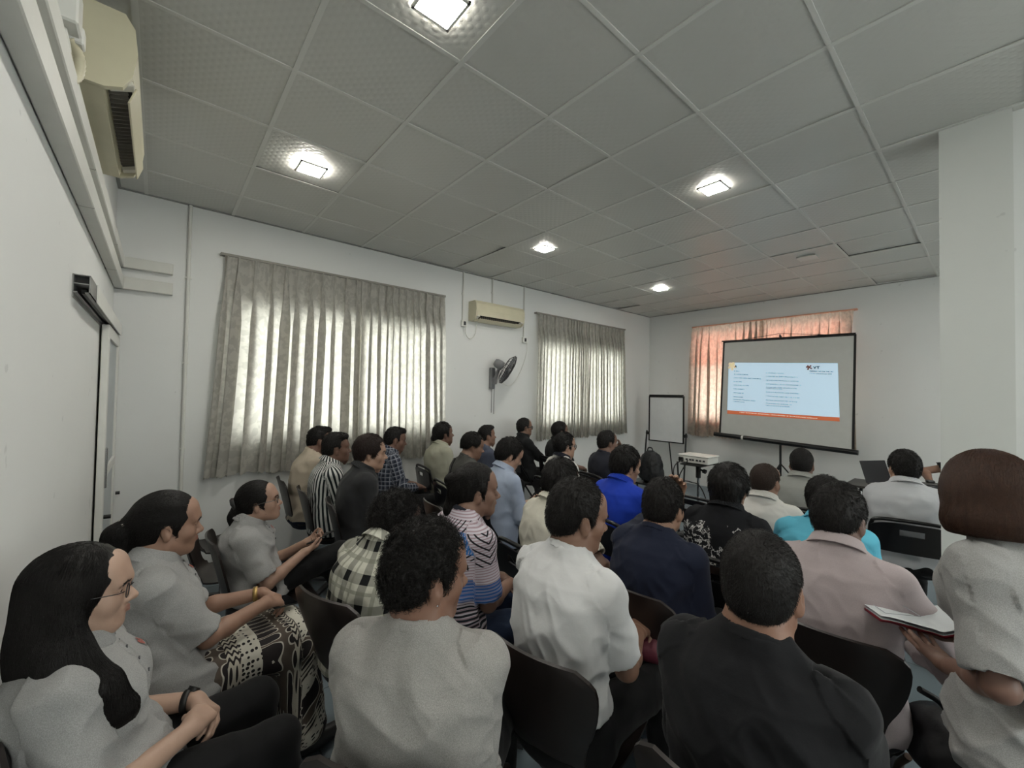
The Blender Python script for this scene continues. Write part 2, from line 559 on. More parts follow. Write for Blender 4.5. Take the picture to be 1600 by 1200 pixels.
def ceiling_light(x, y, on, label):
    t = thing('ceiling_light', label, 'light', (x, y, ZC - .012), 0, 'square ceiling lights')
    f = MB()
    a = .090
    for sx, sy, wx, wy in ((0, 1, 2 * a, .012), (0, -1, 2 * a, .012), (1, 0, .012, 2 * a), (-1, 0, .012, 2 * a)):
        f.box((sx * (a - .006), sy * (a - .006), .004), (wx, wy, .012))
    f.build('frame', WHITE, t)
    MB().box((0, 0, .004), (2 * a - .024, 2 * a - .024, .008)).build('diffuser', LAMP if on else LAMP_OFF, t)
ceiling_light(.80, 3.24, True, 'lit square ceiling light above the large window curtains by the door corner')
ceiling_light(.845, 1.49, True, 'lit square ceiling light cut by the top edge of the photo')
ceiling_light(3.21, 1.411, True, 'lit square ceiling light on the dimpled tiles left of the pillar')
ceiling_light(3.21, 3.248, True, 'lit square ceiling light in front of the small air conditioner')
ceiling_light(5.69, 3.277, True, 'small far lit ceiling light nearest the flip chart corner')
ceiling_light(5.60, 1.398, False, 'unlit square ceiling light in front of the projection screen')
for x in (.80, 3.21, 5.65):  # lamps out of view, added to brighten the room
    for y in ((-.40, -2.20) if x != 3.21 else (-2.20,)):
        ceiling_light(x, y, True, 'added square ceiling light out of view, brightening the room')

# ---- trunking along the back wall turning onto the window wall
def trunking(z0, z1, label, x_end):
    t = thing('cable_trunking', label, 'trunking', (XL, 2.0, z0))
    h = z1 - z0; d = .055
    mb = MB()
    mb.box((d / 2 + .003, (YW - 2.0 - 2.6) / 2 - .002, h / 2), (d, YW - 2.0 + 2.6, h), None, .004)
    mb.build('wall_run', DUCTW, t)
    mb = MB()
    mb.box(((x_end - XL) / 2, YW - 2.0 - d / 2, h / 2), (x_end - XL, d, h), None, .004)
    mb.build('corner_run', DUCTW, t)
    for y in (-1.1, .62, 1.9):
        MB().box((d / 2 + .0015, y, h / 2), (d + .002, .003, h + .002)).build('joint', mat('joint_grey', '#8f8f8a', .6), t)
    return t
trunking(2.600, 2.690, 'upper white cable trunking turning the corner above the sliding door', .065)
trunking(2.425, 2.525, 'lower white cable trunking turning the corner above the sliding door', .068)

# ---- conduits and little boxes on the window wall
def conduit(x, z0, z1, label, r=.011):
    mb = MB(); mb.cyl((0, 0, 0), (0, 0, z1 - z0), r, n=12)
    t = thing('conduit', label, 'conduit', (x, YW - r - .001, z0))
    mb.build('pipe', DUCTW, t)
    z = .35 if z1 - z0 > .5 else (z1 - z0) / 2
    while z < z1 - z0:
        MB().box((0, .002, z), (r * 3.4, r * 1.6, .014)).build('clip', WHITE, t); z += .75
conduit(.170, 0.0, 3.245, 'full-height white conduit between the sliding door and the large window', .014)
conduit(3.060, 2.60, 3.245, 'thin conduit dropping to the switch left of the small air conditioner')
conduit(4.160, 2.48, 3.245, 'thin conduit dropping to the socket right of the small air conditioner')
conduit(3.555, 2.86, 3.245, 'short conduit entering the top of the small air conditioner')

def socket_box(x, z, label):
    t = thing('socket_box', label, 'socket', (x, YW, z))
    MB().box((0, -.02, 0), (.085, .04, .085), None, .006).build('box', WHITE, t)
    MB().box((0, -.044, 0), (.034, .012, .05), Matrix.Rotation(.0, 3, 'X'), .003).build('plug', DGREY, t)
    return t
socket_box(3.075, 2.555, 'white switch box left of the small air conditioner')
socket_box(4.170, 2.440, 'white socket box between the wall fan and the far window curtains')
mb = MB(); mb.tube(spline([(3.09, YW - .05, 2.52), (3.10, YW - .035, 2.42), (3.17, YW - .03, 2.36), (3.25, YW - .03, 2.42), (3.27, YW - .04, 2.55), (3.265, YW - .05, 2.66)]), .006)
tag(mb.build('cable', WHITE), 'looped white cable between switch box and small air conditioner', 'cable')
mb = MB(); mb.tube(spline([(4.20, YW - .05, 2.40), (4.20, YW - .03, 2.22), (4.10, YW - .03, 1.98), (3.97, YW - .03, 1.80), (3.85, YW - .03, 1.745), (3.70, YW - .04, 1.80), (3.64, YW - .07, 1.83)]), .005)
tag(mb.build('cable', WHITE), 'thin white cable hanging from socket box to the wall fan', 'cable')

# ---- split air conditioners
def ac_profile(h, d):
    return [(0, 0), (d * .55, 0), (d * .80, .02), (d * .94, h * .24), (d, h * .55), (d * .95, h * .85), (d * .80, h), (0, h)]
def air_conditioner(label, loc, rz, w, h, d, flap=(-.50, .80, .004)):
    """local x = along the wall, local -y = into the room"""
    t = thing('air_conditioner', label, 'air conditioner', loc, rz)
    pr = ac_profile(h, d)
    def slab(x0, x1, pts, name, m_, par=t):
        mb = MB(); mb.prism([(x0, -p[0], p[1]) for p in pts], (x1 - x0, 0, 0)); return mb.build(name, m_, par)
    body = [(0, 0), (d * .52, 0), (d * .60, .055), (d * .86, .085), (d * .86, h * .9), (d * .75, h * .985), (0, h * .985)]
    slab(.02, w - .02, body, 'casing', CREAM)
    slab(0, .025, pr, 'end_cap', CREAM); slab(w - .025, w, pr, 'end_cap', CREAM)
    front = [(d * .86, h * .24), (d * .94, h * .24), (d, h * .55), (d * .95, h * .85), (d * .80, h), (d * .74, h), (d * .88, h * .84), (d * .93, h * .55), (d * .88, h * .30)]
    slab(.026, w - .026, front, 'front_panel', CREAM)
    # outlet: dark throat with vertical vanes, lower flap
    th = MB(); th.box((w / 2, -d * .71, .062), (w - .12, d * .40, .012), Matrix.Rotation(-.40, 3, 'X'))
    throat = th.build('air_outlet', mat('outlet_dark', '#1b1a18', .7), t)
    n = int((w - .16) / .035)
    for i in range(n):
        MB().box((.09 + i * .035, -d * .70, .046), (.004, d * .30, .030), Matrix.Rotation(-.35, 3, 'X')).build('vane', mat('vane_grey', '#6d6a62', .5), throat)
    R = Matrix.Rotation(flap[0], 3, 'X')
    MB().box((w / 2, -d * flap[1], flap[2]), (w - .12, d * .36, .007), R, .002).build('flap', CREAM, t)
    for xx in (.045, w - .045):
        MB().box((xx, -d * .76, .045), (.05, d * .40, .02), Matrix.Rotation(-.4, 3, 'X'), .004).build('outlet_trim', mat('pale_plastic_trim', '#d9d6cb', .25), t)
    return t
air_conditioner('small cream air conditioner high between the two curtained windows', (3.16, YW, 2.60), 0, .86, .265, .185)
acb = air_conditioner('large cream air conditioner high on the left wall above the trunking', (XL, 2.20, 2.775), PI / 2, .92, .31, .20, (-1.25, .93, .030))
# isolator and flexible conduit beside it
t = thing('isolator_switch', 'white isolator box with flexible conduit beside large air conditioner', 'switch', (XL, 1.95, 2.735))
MB().box((.035, 0, .12), (.07, .09, .13), None, .006).build('box', WHITE, t)
MB().box((.05, .06, .07), (.05, .05, .06), None, .005).build('cover', WHITE, t)
mb = MB(); pts = spline([(.04, .04, .05), (.06, .085, .02), (.055, .10, -.04), (.03, .06, -.09), (.02, .03, -.11)], 10)
mb.tube(pts, [.014 + .002 * (i % 2) for i in range(len(pts))], 10)
mb.build('flexible_conduit', CREAM, t)
mb = MB(); mb.tube(spline([(.03, .0, .05), (.04, .01, -.02), (.02, .02, -.08)]), .011); mb.build('drain_pipe', WHITE, t)

# ---- sliding door at the corner end of the back wall
d = structure(thing('door_1', None, None, (XL, 4.18, 0)))
mb = MB()
mb.box((.030, -.43 + .0, 1.02), (.036, .075, 2.02), None, .003); mb.box((.030, .40, 1.02), (.036, .06, 2.02), None, .003)
mb.box((.030, -.01, 1.99), (.036, .80, .085), None, .003); mb.box((.030, -.01, .08), (.036, .80, .14), None, .003)
mb.box((.030, -.01, 1.05), (.036, .80, .06), None, .003)
mb.build('door_frame', WHITE, d)
mb = MB(); mb.box((.030, -.01, 1.52), (.008, .78, .88)); mb.box((.030, -.01, .58), (.012, .78, .90))
mb.build('door_panel', mat('frosted_pane', '#aab0b2', .35), d)
mb = MB(); mb.box((.053, -.40, 1.10), (.012, .05, .26), None, .003); mb.build('door_lock', CHROME, d)
for a, y in ((.05, -.40), (.06, .40)): MB().cyl((a, y, .78), (.085, y, .78), .013, n=14).build('door_stop', BLACK, d)
tr_ = structure(thing('trim_3', None, None, (XL, 3.58, 2.04)))
mb = MB()
L0 = 1.94
mb.box((.028, 0, .078), (.056, L0, .004)); mb.box((.054, 0, .04), (.004, L0, .08)); mb.box((.002, 0, .03), (.004, L0, .10))
mb.box((.028, 0, .040), (.05, L0, .004)); mb.box((.008, 0, .002), (.016, L0, .004)); mb.box((.048, 0, .002), (.016, L0, .004))
mb.build('track_rail', mat('grey_anodised', '#8e8e8c', .4, .3), tr_)
mb = MB(); mb.box((.0285, 0, .0585), (.048, L0 - .08, .032)); mb.box((.0285, 0, .021), (.018, L0 - .2, .02)); mb.build('track_core', BLACK, tr_)
mb = MB(); mb.box((.060, .10, .036), (.004, L0 - .24, .086)); mb.build('track_cover', WHITE, tr_)

# ---- wall fan
t = thing('wall_fan', 'dark grey oscillating wall fan below the small air conditioner', 'fan', (3.56, YW, 1.86))
mb = MB(); mb.box((0, -.03, -.02), (.075, .06, .30), None, .01); mb.box((.0, -.085, -.06), (.045, .07, .09), None, .01); mb.build('bracket', mat('fan_grey', '#77787a', .4), t)
face = Vector((.62, -.60, -.50)).normalized()
mc = Vector((.03, -.20, .15))
mb = MB()
mb.cyl((0, -.10, -.03), tuple(mc - face * .02), .024, .02)
mb.lathe([(.0, -.115), (.045, -.11), (.062, -.08), (.066, -.02), (.060, .02), (.0, .03)], mc, face, 20)
mb.build('motor_housing', mat('fan_grey', '#77787a', .4), t)
hub = mc + face * .10
cg = MB()
u_, v_, d_ = frame_of(face)
R0 = .215
def ring(mb, r, off, th): mb.tube([hub + d_ * off + (u_ * math.cos(a) + v_ * math.sin(a)) * r for a in np.linspace(0, 2 * PI, 40, endpoint=False)], th, 6, True)
ring(cg, R0, 0, .006); ring(cg, R0 * .98, .02, .004); ring(cg, .06, .055, .004); ring(cg, R0 * .6, .05, .003); ring(cg, .07, -.06, .004)
for k in range(44):
    a = 2 * PI * k / 44
    e = u_ * math.cos(a) + v_ * math.sin(a)
    cg.tube([hub + d_ * .055 + e * .06, hub + d_ * .050 + e * .13, hub + d_ * .03 + e * .19, hub + e * R0], .0022, 5)
    if k % 2 == 0: cg.tube([hub - d_ * .06 + e * .07, hub - d_ * .05 + e * .15, hub + e * R0], .0022, 5)
cg.lathe([(.0, .062), (.04, .062), (.058, .054), (.06, .046), (0, .046)], hub, d_, 20)
cg.build('cage', mat('fan_dark', '#2e2f31', .35), t)
bl = MB()
for k in range(5):
    a0 = 2 * PI * k / 5
    rows = []
    for r in np.linspace(.035, .185, 7):
        wv = .55 * math.sin(PI * min(1, (r - .02) / .19) ** .7) + .22
        row = []
        for q in np.linspace(-.5, .5, 6):
            a = a0 + q * wv * 1.3
            row.append(hub + d_ * (.008 + .045 * q) + (u_ * math.cos(a) + v_ * math.sin(a)) * r)
        rows.append(row)
    bl.grid(rows)
bl.lathe([(0, .03), (.03, .028), (.036, 0), (.03, -.03), (0, -.035)], hub, d_, 18)
o = bl.build('blade', mat('fan_blade', '#8c8f93', .25), t)
for a, b in ((-.02, -.50), (.025, -.52)): MB().tube([(a, -.05, -.17), (a, -.05, b)], .0035, 6).build('pull_cord', DGREY, t)

# ================================================================== PRESENTATION END
# ---- tripod projection screen with projected slide
SX = 7.30
def pt(y, z, dx=0.0): return (SX + dx, y, z)
t = thing('projection_screen', 'large white projection screen on a black tripod before the front curtains', 'projection screen', (SX, 2.16, 0))
L = Vector((SX, 2.16, 0))
def rel(p): return tuple(Vector(p) - L)
mb = MB()
A, B, C_, D = pt(3.03, 2.575), pt(1.285, 2.535), pt(1.31, .945), pt(3.09, 1.02)
mb.prism([rel(p) for p in (A, B, C_, D)], (.006, 0, 0))
mb.build('screen_cloth', mat('screen_white', '#c9c9c4', .7), t)
mb = MB()
for p, q, wd in ((A, B, .014), (B, C_, .013), (D, A, .013)):
    p, q = Vector(p), Vector(q)
    mb.prism([rel(p + Vector((-.004, 0, 0))), rel(q + Vector((-.004, 0, 0))), rel(q + Vector((-.004, 0, 0)) + (Vector((0, -wd * 2.2, 0)) if p is not Vector(A) and abs((q - p).z) > .5 else Vector((0, 0, -.02)))),
              rel(p + Vector((-.004, 0, 0)) + (Vector((0, -wd * 2.2, 0)) if abs((q - p).z) > .5 else Vector((0, 0, -.02))))], (.002, 0, 0))
mb.build('border', BLACK, t)
mb = MB()
mb.cyl(rel(pt(3.17, 1.00, .0)), rel(pt(1.24, .905, .0)), .036, n=18)
mb.build('case', BLACKM, t)
mb = MB(); mb.cyl(rel(pt(2.73, .978, 0)), rel(pt(2.70, .9765, 0)), .0375, n=18); mb.build('case_band', WHITE, t)
mb = MB(); mb.cyl(rel(pt(3.05, 2.585)), rel(pt(1.265, 2.545)), .012, n=10); mb.build('top_rod', BLACKM, t)
mb = MB(); mb.cyl(rel((SX + .06, 2.19, .25)), rel((SX + .06, 2.19, 2.60)), .013, n=12); mb.cyl(rel((SX + .06, 2.19, .25)), rel((SX + .06, 2.19, 1.2)), .017, n=12); mb.build('pole', BLACKM, t)
mb = MB(); mb.tube([rel((SX + .06, 2.19, 2.60)), rel((SX + .02, 2.19, 2.62)), rel((SX, 2.19, 2.585))], .008); mb.build('hook', BLACKM, t)
mb = MB(); mb.tube([rel((SX, 2.75, 2.585)), rel((SX + .01, 2.19, 2.635)), rel((SX, 1.6, 2.56))], .004, 5); mb.build('hanging_wire', BLACKM, t)
for a in (.5, 2.6, 4.7):
    l = MB(); c, s_ = math.cos(a), math.sin(a)
    l.tube([rel((SX + .06, 2.19, .62)), rel((SX + .06 + .25 * c, 2.19 + .40 * s_, .16)), rel((SX + .06 + .30 * c, 2.19 + .48 * s_, .012))], .011, 8)
    l.build('leg', BLACKM, t)
# slide thrown on the cloth (keystoned), its print is part of the picture
Q = [pt(2.935, 2.215, -.004), pt(1.465, 2.140, -.004), pt(1.444, 1.319, -.004), pt(2.958, 1.356, -.004)]
def sl(u, v, dx=0.0):
    a = [Vector(p) for p in Q]
    p = (a[0] * (1 - u) + a[1] * u) * (1 - v) + (a[3] * (1 - u) + a[2] * u) * v
    p.x += dx
    return rel(p)
def slide_quad(mb, u0, u1, v0, v1, dx=-.002):
    mb.add([sl(u0, v0, dx), sl(u0, v1, dx), sl(u1, v1, dx), sl(u1, v0, dx)], [(0, 1, 2, 3)])
SLIDE = emit('slide_light_blue', '#c2dcee', .78)
SL_DARK = emit('slide_grey_text', '#2c343c', .08)
SL_OR = emit('slide_orange', '#cf6f48', .5)
SL_PALE = emit('slide_pale_text', '#f4d8cc', .9)
SL_BR = emit('slide_brown', '#7a5045', .45)
SL_TAN = emit('slide_tan', '#d8c6a2', .8)
mb = MB(); slide_quad(mb, 0, 1, 0, .93, 0); mb.build('projected_slide', SLIDE, t)
ps = t.children[-1]
mb = MB(); slide_quad(mb, 0, 1, .93, 1.0, 0); ob = mb.build('slide_footer', SL_OR, ps)
def squiggle_line(mb, u0, u1, v, hgt, rg, rings):
    """a row of tiny unreadable strokes; rings = round letters"""
    u = u0
    while u < u1:
        w = rg.uniform(.006, .011) if rings else rg.uniform(.004, .009)
        vv = v + .027 * (u - .1)
        if rings:
            n = 8
            ri, ro = w * .28, w * .5
            c = (u + w / 2, vv)
            asp = 1.85
            P = []
            for k in range(n):
                a = 2 * PI * k / n + .4
                P.append((c[0] + ri * math.cos(a), c[1] + ri * asp * math.sin(a) * .9))
                P.append((c[0] + ro * math.cos(a), c[1] + ro * asp * math.sin(a) * .9))
            gap = rg.integers(0, n)
            mb.add([sl(*p, -.003) for p in P], [(2 * k, 2 * k + 1, (2 * k + 3) % (2 * n), (2 * k + 2) % (2 * n)) for k in range(n) if k != gap])
            if rg.random() < .35: slide_quad(mb, u + w * .4, u + w * .52, vv - hgt * 1.3, vv - hgt * .4, -.003)
            if rg.random() < .3: slide_quad(mb, u + w * .4, u + w * .9, vv + hgt * .8, vv + hgt * 1.1, -.003)
        else:
            slide_quad(mb, u, u + w * .75, vv - hgt * rg.uniform(.5, 1), vv + hgt * rg.uniform(.3, .7), -.003)
        u += w * (1.0 if rings else 1.0) + (.008 if rg.random() < .14 else .001)
rg = np.random.default_rng(5)
mb = MB()
lf = [(.06, .12, .165), (.06, .20, .225), (.06, .335, .295), (.06, .14, .37), (.06, .215, .435), (.06, .165, .51), (.06, .165, .585), (.06, .165, .66), (.06, .285, .715), (.06, .17, .755)]
for u0, u1, v in lf: squiggle_line(mb, u0, u1, v, .009, rg, False)
mb.build('slide_text_left', SL_DARK, ps)
mb = MB()
for u0, u1, v in [(.385, .545, .18), (.385, .665, .24), (.385, .675, .315), (.385, .705, .385), (.385, .655, .445), (.385, .53, .47), (.385, .68, .535), (.385, .68, .61), (.385, .66, .685), (.385, .62, .745), (.385, .60, .785)]:
    squiggle_line(mb, u0, u1, v, .008, rg, True)
mb.build('slide_text_right', SL_DARK, ps)
mb = MB()
squiggle_line(mb, .775, .965, .125, .013, rg, False); squiggle_line(mb, .775, .958, .165, .008, rg, False)
mb.build('slide_logo_caption', SL_DARK, ps)
mb = MB(); squiggle_line(mb, .13, .83, .955, .010, rg, False); mb.build('slide_footer_text', SL_PALE, ob)
# letters V T beside the jigsaw-shaped mark
mb = MB()
mb.add([sl(*p, -.003) for p in ((.803, .055), (.811, .055), (.817, .082), (.823, .055), (.830, .055), (.820, .100), (.814, .100))], [(0, 1, 2, 6), (2, 3, 4, 5), (2, 5, 6)])
slide_quad(mb, .830, .858, .052, .063, -.003); slide_quad(mb, .840, .848, .063, .100, -.003)
mb.build('slide_logo_letters', SL_DARK, ps)
def jig(mb, cu_, cv_, s_, arms):
    asp = 1.85
    for k, (a, r) in enumerate(arms):
        ex, ey = math.cos(a), math.sin(a)
        c = (cu_ + ex * s_ * .75, cv_ + ey * s_ * .75 * asp)
        P = [(c[0] + r * s_ * math.cos(q), c[1] + r * s_ * asp * math.sin(q)) for q in np.linspace(0, 2 * PI, 10, endpoint=False)]
        mb.add([sl(*p, -.003) for p in P], [tuple(range(10))])
        w = .22 * s_
        mb.add([sl(cu_ - ey * w, cv_ + ex * w * asp, -.0031), sl(cu_ + ey * w, cv_ - ex * w * asp, -.0031), sl(c[0] + ey * w, c[1] - ex * w * asp, -.0031), sl(c[0] - ey * w, c[1] + ex * w * asp, -.0031)], [(0, 1, 2, 3)])
mb = MB(); jig(mb, .770, .075, .026, [(.5, .3), (2.1, .34), (3.3, .34), (4.1, .26), (5.4, .3)]); mb.build('slide_logo', SL_BR, ps)
mb = MB(); jig(mb, .035, .07, .038, [(.2, .42), (1.4, .45), (2.7, .4), (4.0, .5), (5.2, .5)]); mb.build('slide_corner_mark', SL_TAN, ps)
mb = MB(); jig(mb, .072, .075, .014, [(.2, .42), (2.7, .4), (5.2, .5)]); mb.build('slide_corner_mark', SL_DARK, ps)

# ---- flip chart easel
t = thing('flip_chart', 'white flip chart board on a black easel in the room corner', 'flip chart', (7.1, 3.95, 0))
f = MB(); w2, z0, z1 = .335, .80, 1.625
f.box((-.004, 0, (z0 + z1) / 2), (.012, 2 * w2, z1 - z0)); f.build('board', mat('board_white', '#dddfe0', .25), t)
f = MB()
for y in (-w2, w2): f.box((-.008, y, (z0 + z1) / 2), (.024, .022, z1 - z0 + .02))
f.box((-.008, 0, z0), (.024, 2 * w2, .02)); f.box((-.012, 0, z1 + .01), (.036, 2 * w2, .05), None, .008)
f.build('board_frame', BLACKM, t)
for y, h in ((w2 + .055, .98), (-w2 - .045, .98)):
    l = MB(); l.tube([(0, y, h), (-.05, y * 1.02, .5), (-.12, y * 1.05, .012)], .015, 10); l.build('leg', BLACKM, t)
    k = MB(); k.box((0, y * .97, .93), (.04, .06, .055), None, .008); k.build('clamp', BLACK, t)
l = MB(); l.tube([(.02, 0, 1.2), (.28, 0, .012)], .012, 8); l.build('leg', BLACKM, t)

# ---- projector on its stand
PX, PY, PZ = 4.60, 2.17, .93
prz = math.atan2(2.16 - PY, SX - PX)
t = thing('projector_stand', 'black and chrome tripod stand under the white projector', 'projector stand', (PX, PY, 0))
mb = MB(); mb.box((0, 0, PZ - .045), (.36, .24, .014), None, .003); mb.box((.15, -.12, PZ - .04), (.10, .03, .03)); mb.build('tray', BLACK, t)
mb = MB(); mb.cyl((0, 0, PZ - .20), (0, 0, PZ - .05), .026, n=14); mb.cyl((0, 0, PZ - .10), (.0, -.075, PZ - .12), .010); mb.cyl((0, -.055, PZ - .115), (0, -.085, PZ - .125), .024, n=12); mb.build('tilt_head', BLACK, t)
mb = MB(); mb.cyl((0, 0, PZ - .5), (0, 0, PZ - .20), .014, n=12); mb.build('upper_pole', CHROME, t)
mb = MB(); mb.cyl((0, 0, .18), (0, 0, PZ - .5), .018, n=12); mb.build('lower_pole', BLACKM, t)
for a in (.3, 2.4, 4.5):
    l = MB(); l.tube([(0, 0, .46), (.30 * math.cos(a), .30 * math.sin(a), .14), (.40 * math.cos(a), .40 * math.sin(a), .012)], .011, 8); l.build('leg', BLACKM, t)
t = thing('projector', 'white projector with rear sockets on the tripod stand', 'projector', (PX, PY, PZ - .037), prz)
mb = MB(); mb.box((0, 0, .045), (.25, .33, .075), None, .008); mb.box((0, 0, .087), (.262, .345, .014), None, .005); mb.build('casing', WHITE, t)
for y in (-.12, -.08, -.045, 0, .03, .07): MB().box((-.127, y, .045), (.006, .024, .018)).build('rear_socket', DGREY, t)
mb = MB(); mb.cyl((.12, .06, .045), (.150, .06, .045), .03, n=18); mb.build('lens', BLACK, t)
for x, y in ((-.1, -.13), (-.1, .13), (.1, 0)): MB().cyl((x, y, -.0), (x, y, .012), .012, n=10).build('foot', BLACK, t)
mb = MB(); mb.box((-.14, .13, .04), (.03, .05, .05), None, .006); mb.build('plug', BLACK, t)
mb = MB(); mb.tube(spline([(PX - .14, PY + .12, PZ), (PX - .24, PY + .16, PZ - .1), (PX - .22, PY + .13, PZ - .38), (PX - .10, PY + .08, PZ - .62), (PX - .06, PY + .02, .10), (PX - .2, PY - .1, .01)]), .006)
tag(mb.build('cable', BLACK), 'black cable drooping from the projector plug to the floor', 'cable')
mb = MB(); mb.tube(spline([(PX - .14, PY + .05, PZ), (PX - .20, PY + .12, PZ - .2), (PX - .10, PY + .04, PZ - .24), (PX - .02, PY - .04, PZ - .30), (PX + .02, PY - .16, PZ - .6), (PX + .1, PY - .34, .01)]), .006)
tag(mb.build('cable', BLACK), 'black cable arching past the stand pole below the projector', 'cable')
mb = MB(); mb.tube([(PX - .20, PY + .14, PZ - .02), (PX - .21, PY + .11, PZ - .36)], .010)
tag(mb.build('strap', BLACK), 'short black strap hanging off the projector tray', 'strap')

# ---- presenter's table, laptop
t = thing('folding_table', 'dark-topped side table with bent chrome legs by the pillar', 'table', (5.72, .42, 0))
mb = MB(); mb.box((0, 0, .74), (.50, 1.26, .022), None, .004); mb.build('tabletop', mat('dark_laminate', '#3a3532', .4), t)
for y in (-.50, .50):
    l = MB(); l.tube(spline([(-.21, y, .012), (-.21, y, .60), (-.17, y, .715), (-.08, y, .728)], 5), .016, 10); l.build('leg', CHROME, t)
    l = MB(); l.tube(spline([(.21, y, .012), (.21, y, .60), (.17, y, .715), (.08, y, .728)], 5), .016, 10); l.build('leg', CHROME, t)
t = thing('laptop', 'black open laptop on the side table facing the pillar', 'laptop', (5.72, .70, .752), math.radians(-118))
mb = MB(); mb.box((0, 0, .009), (.24, .34, .018), None, .004); mb.build('keyboard_base', DGREY, t)
R = Matrix.Rotation(math.radians(-18), 3, 'Y')
mb = MB(); mb.box((-.125 - .036, 0, .018 + .105), (.008, .34, .23), R, .003); mb.build('lid', mat('laptop_black', '#17171a', .35), t)
# ================================================================== FIGURES: distance fields turned into meshes
F4 = np.float32
def V3(*a): return np.array(a, float)
def nrm(v): v = np.asarray(v, float); return v / (np.linalg.norm(v) + 1e-12)
def smin(a, b, k):
    if k <= 0: return np.minimum(a, b)
    h = np.maximum(k - np.abs(a - b), 0)
    return np.minimum(a, b) - h * h * (.25 / k)
def smax(a, b, k): return -smin(-a, -b, k)

class Prim:
    """one shape: bounding box, distance function f(x, y, z), union / subtract, blend radius, label"""
    def __init__(s, lo, hi, f, op='u', k=.01, lab=''):
        s.lo = np.asarray(lo, float); s.hi = np.asarray(hi, float); s.f = f; s.op = op; s.k = k; s.lab = lab
def cone(p0, p1, r0, r1=None, op='u', k=.012, lab=''):
    r1 = r0 if r1 is None else r1
    p0 = np.asarray(p0, float); p1 = np.asarray(p1, float); d = p1 - p0; L2 = d @ d + 1e-12
    def f(x, y, z):
        a, b, c = x - p0[0], y - p0[1], z - p0[2]
        t = np.clip((a * d[0] + b * d[1] + c * d[2]) / L2, 0, 1)
        return np.sqrt((a - t * d[0]) ** 2 + (b - t * d[1]) ** 2 + (c - t * d[2]) ** 2) - (r0 + (r1 - r0) * t)
    R = max(r0, r1)
    return Prim(np.minimum(p0, p1) - R, np.maximum(p0, p1) + R, f, op, k, lab)
def ell(c, r, R=None, op='u', k=.012, lab=''):
    c = np.asarray(c, float); r = np.asarray(r, float)
    R = np.eye(3) if R is None else np.asarray(R)      # columns = axes
    def f(x, y, z):
        a, b, e = x - c[0], y - c[1], z - c[2]
        u = a * R[0, 0] + b * R[1, 0] + e * R[2, 0]; v = a * R[0, 1] + b * R[1, 1] + e * R[2, 1]; w = a * R[0, 2] + b * R[1, 2] + e * R[2, 2]
        k0 = np.sqrt((u / r[0]) ** 2 + (v / r[1]) ** 2 + (w / r[2]) ** 2) + 1e-6
        k1 = np.sqrt((u / r[0] ** 2) ** 2 + (v / r[1] ** 2) ** 2 + (w / r[2] ** 2) ** 2) + 1e-6
        return k0 * (k0 - 1) / k1
    ext = np.sqrt(((R * r) ** 2).sum(1))
    return Prim(c - ext, c + ext, f, op, k, lab)
def eval_prims(prims, x, y, z):
    d = np.full(np.broadcast(x, y, z).shape, 1.0)
    for p in prims:
        e = p.f(x, y, z)
        d = smin(d, e, p.k) if p.op == 'u' else smax(d, -e, p.k)
    return d
def axis_coords(lo, hi, h, fine):
    """grid coordinates from lo to hi with spacing h, finer inside the given (a, b, hf) intervals"""
    out = [lo]
    while out[-1] < hi:
        c = out[-1]; st = h
        for a, b, hf in fine:
            if a - .01 <= c <= b: st = min(st, hf)
            elif c < a < c + st: st = min(st, max(a - c, hf))
        out.append(c + st)
    return np.array(out)
CORN = [(i, j, k) for i in (0, 1) for j in (0, 1) for k in (0, 1)]
EDGES = [(a, b) for a in range(8) for b in range(a + 1, 8) if sum(abs(CORN[a][q] - CORN[b][q]) for q in range(3)) == 1]
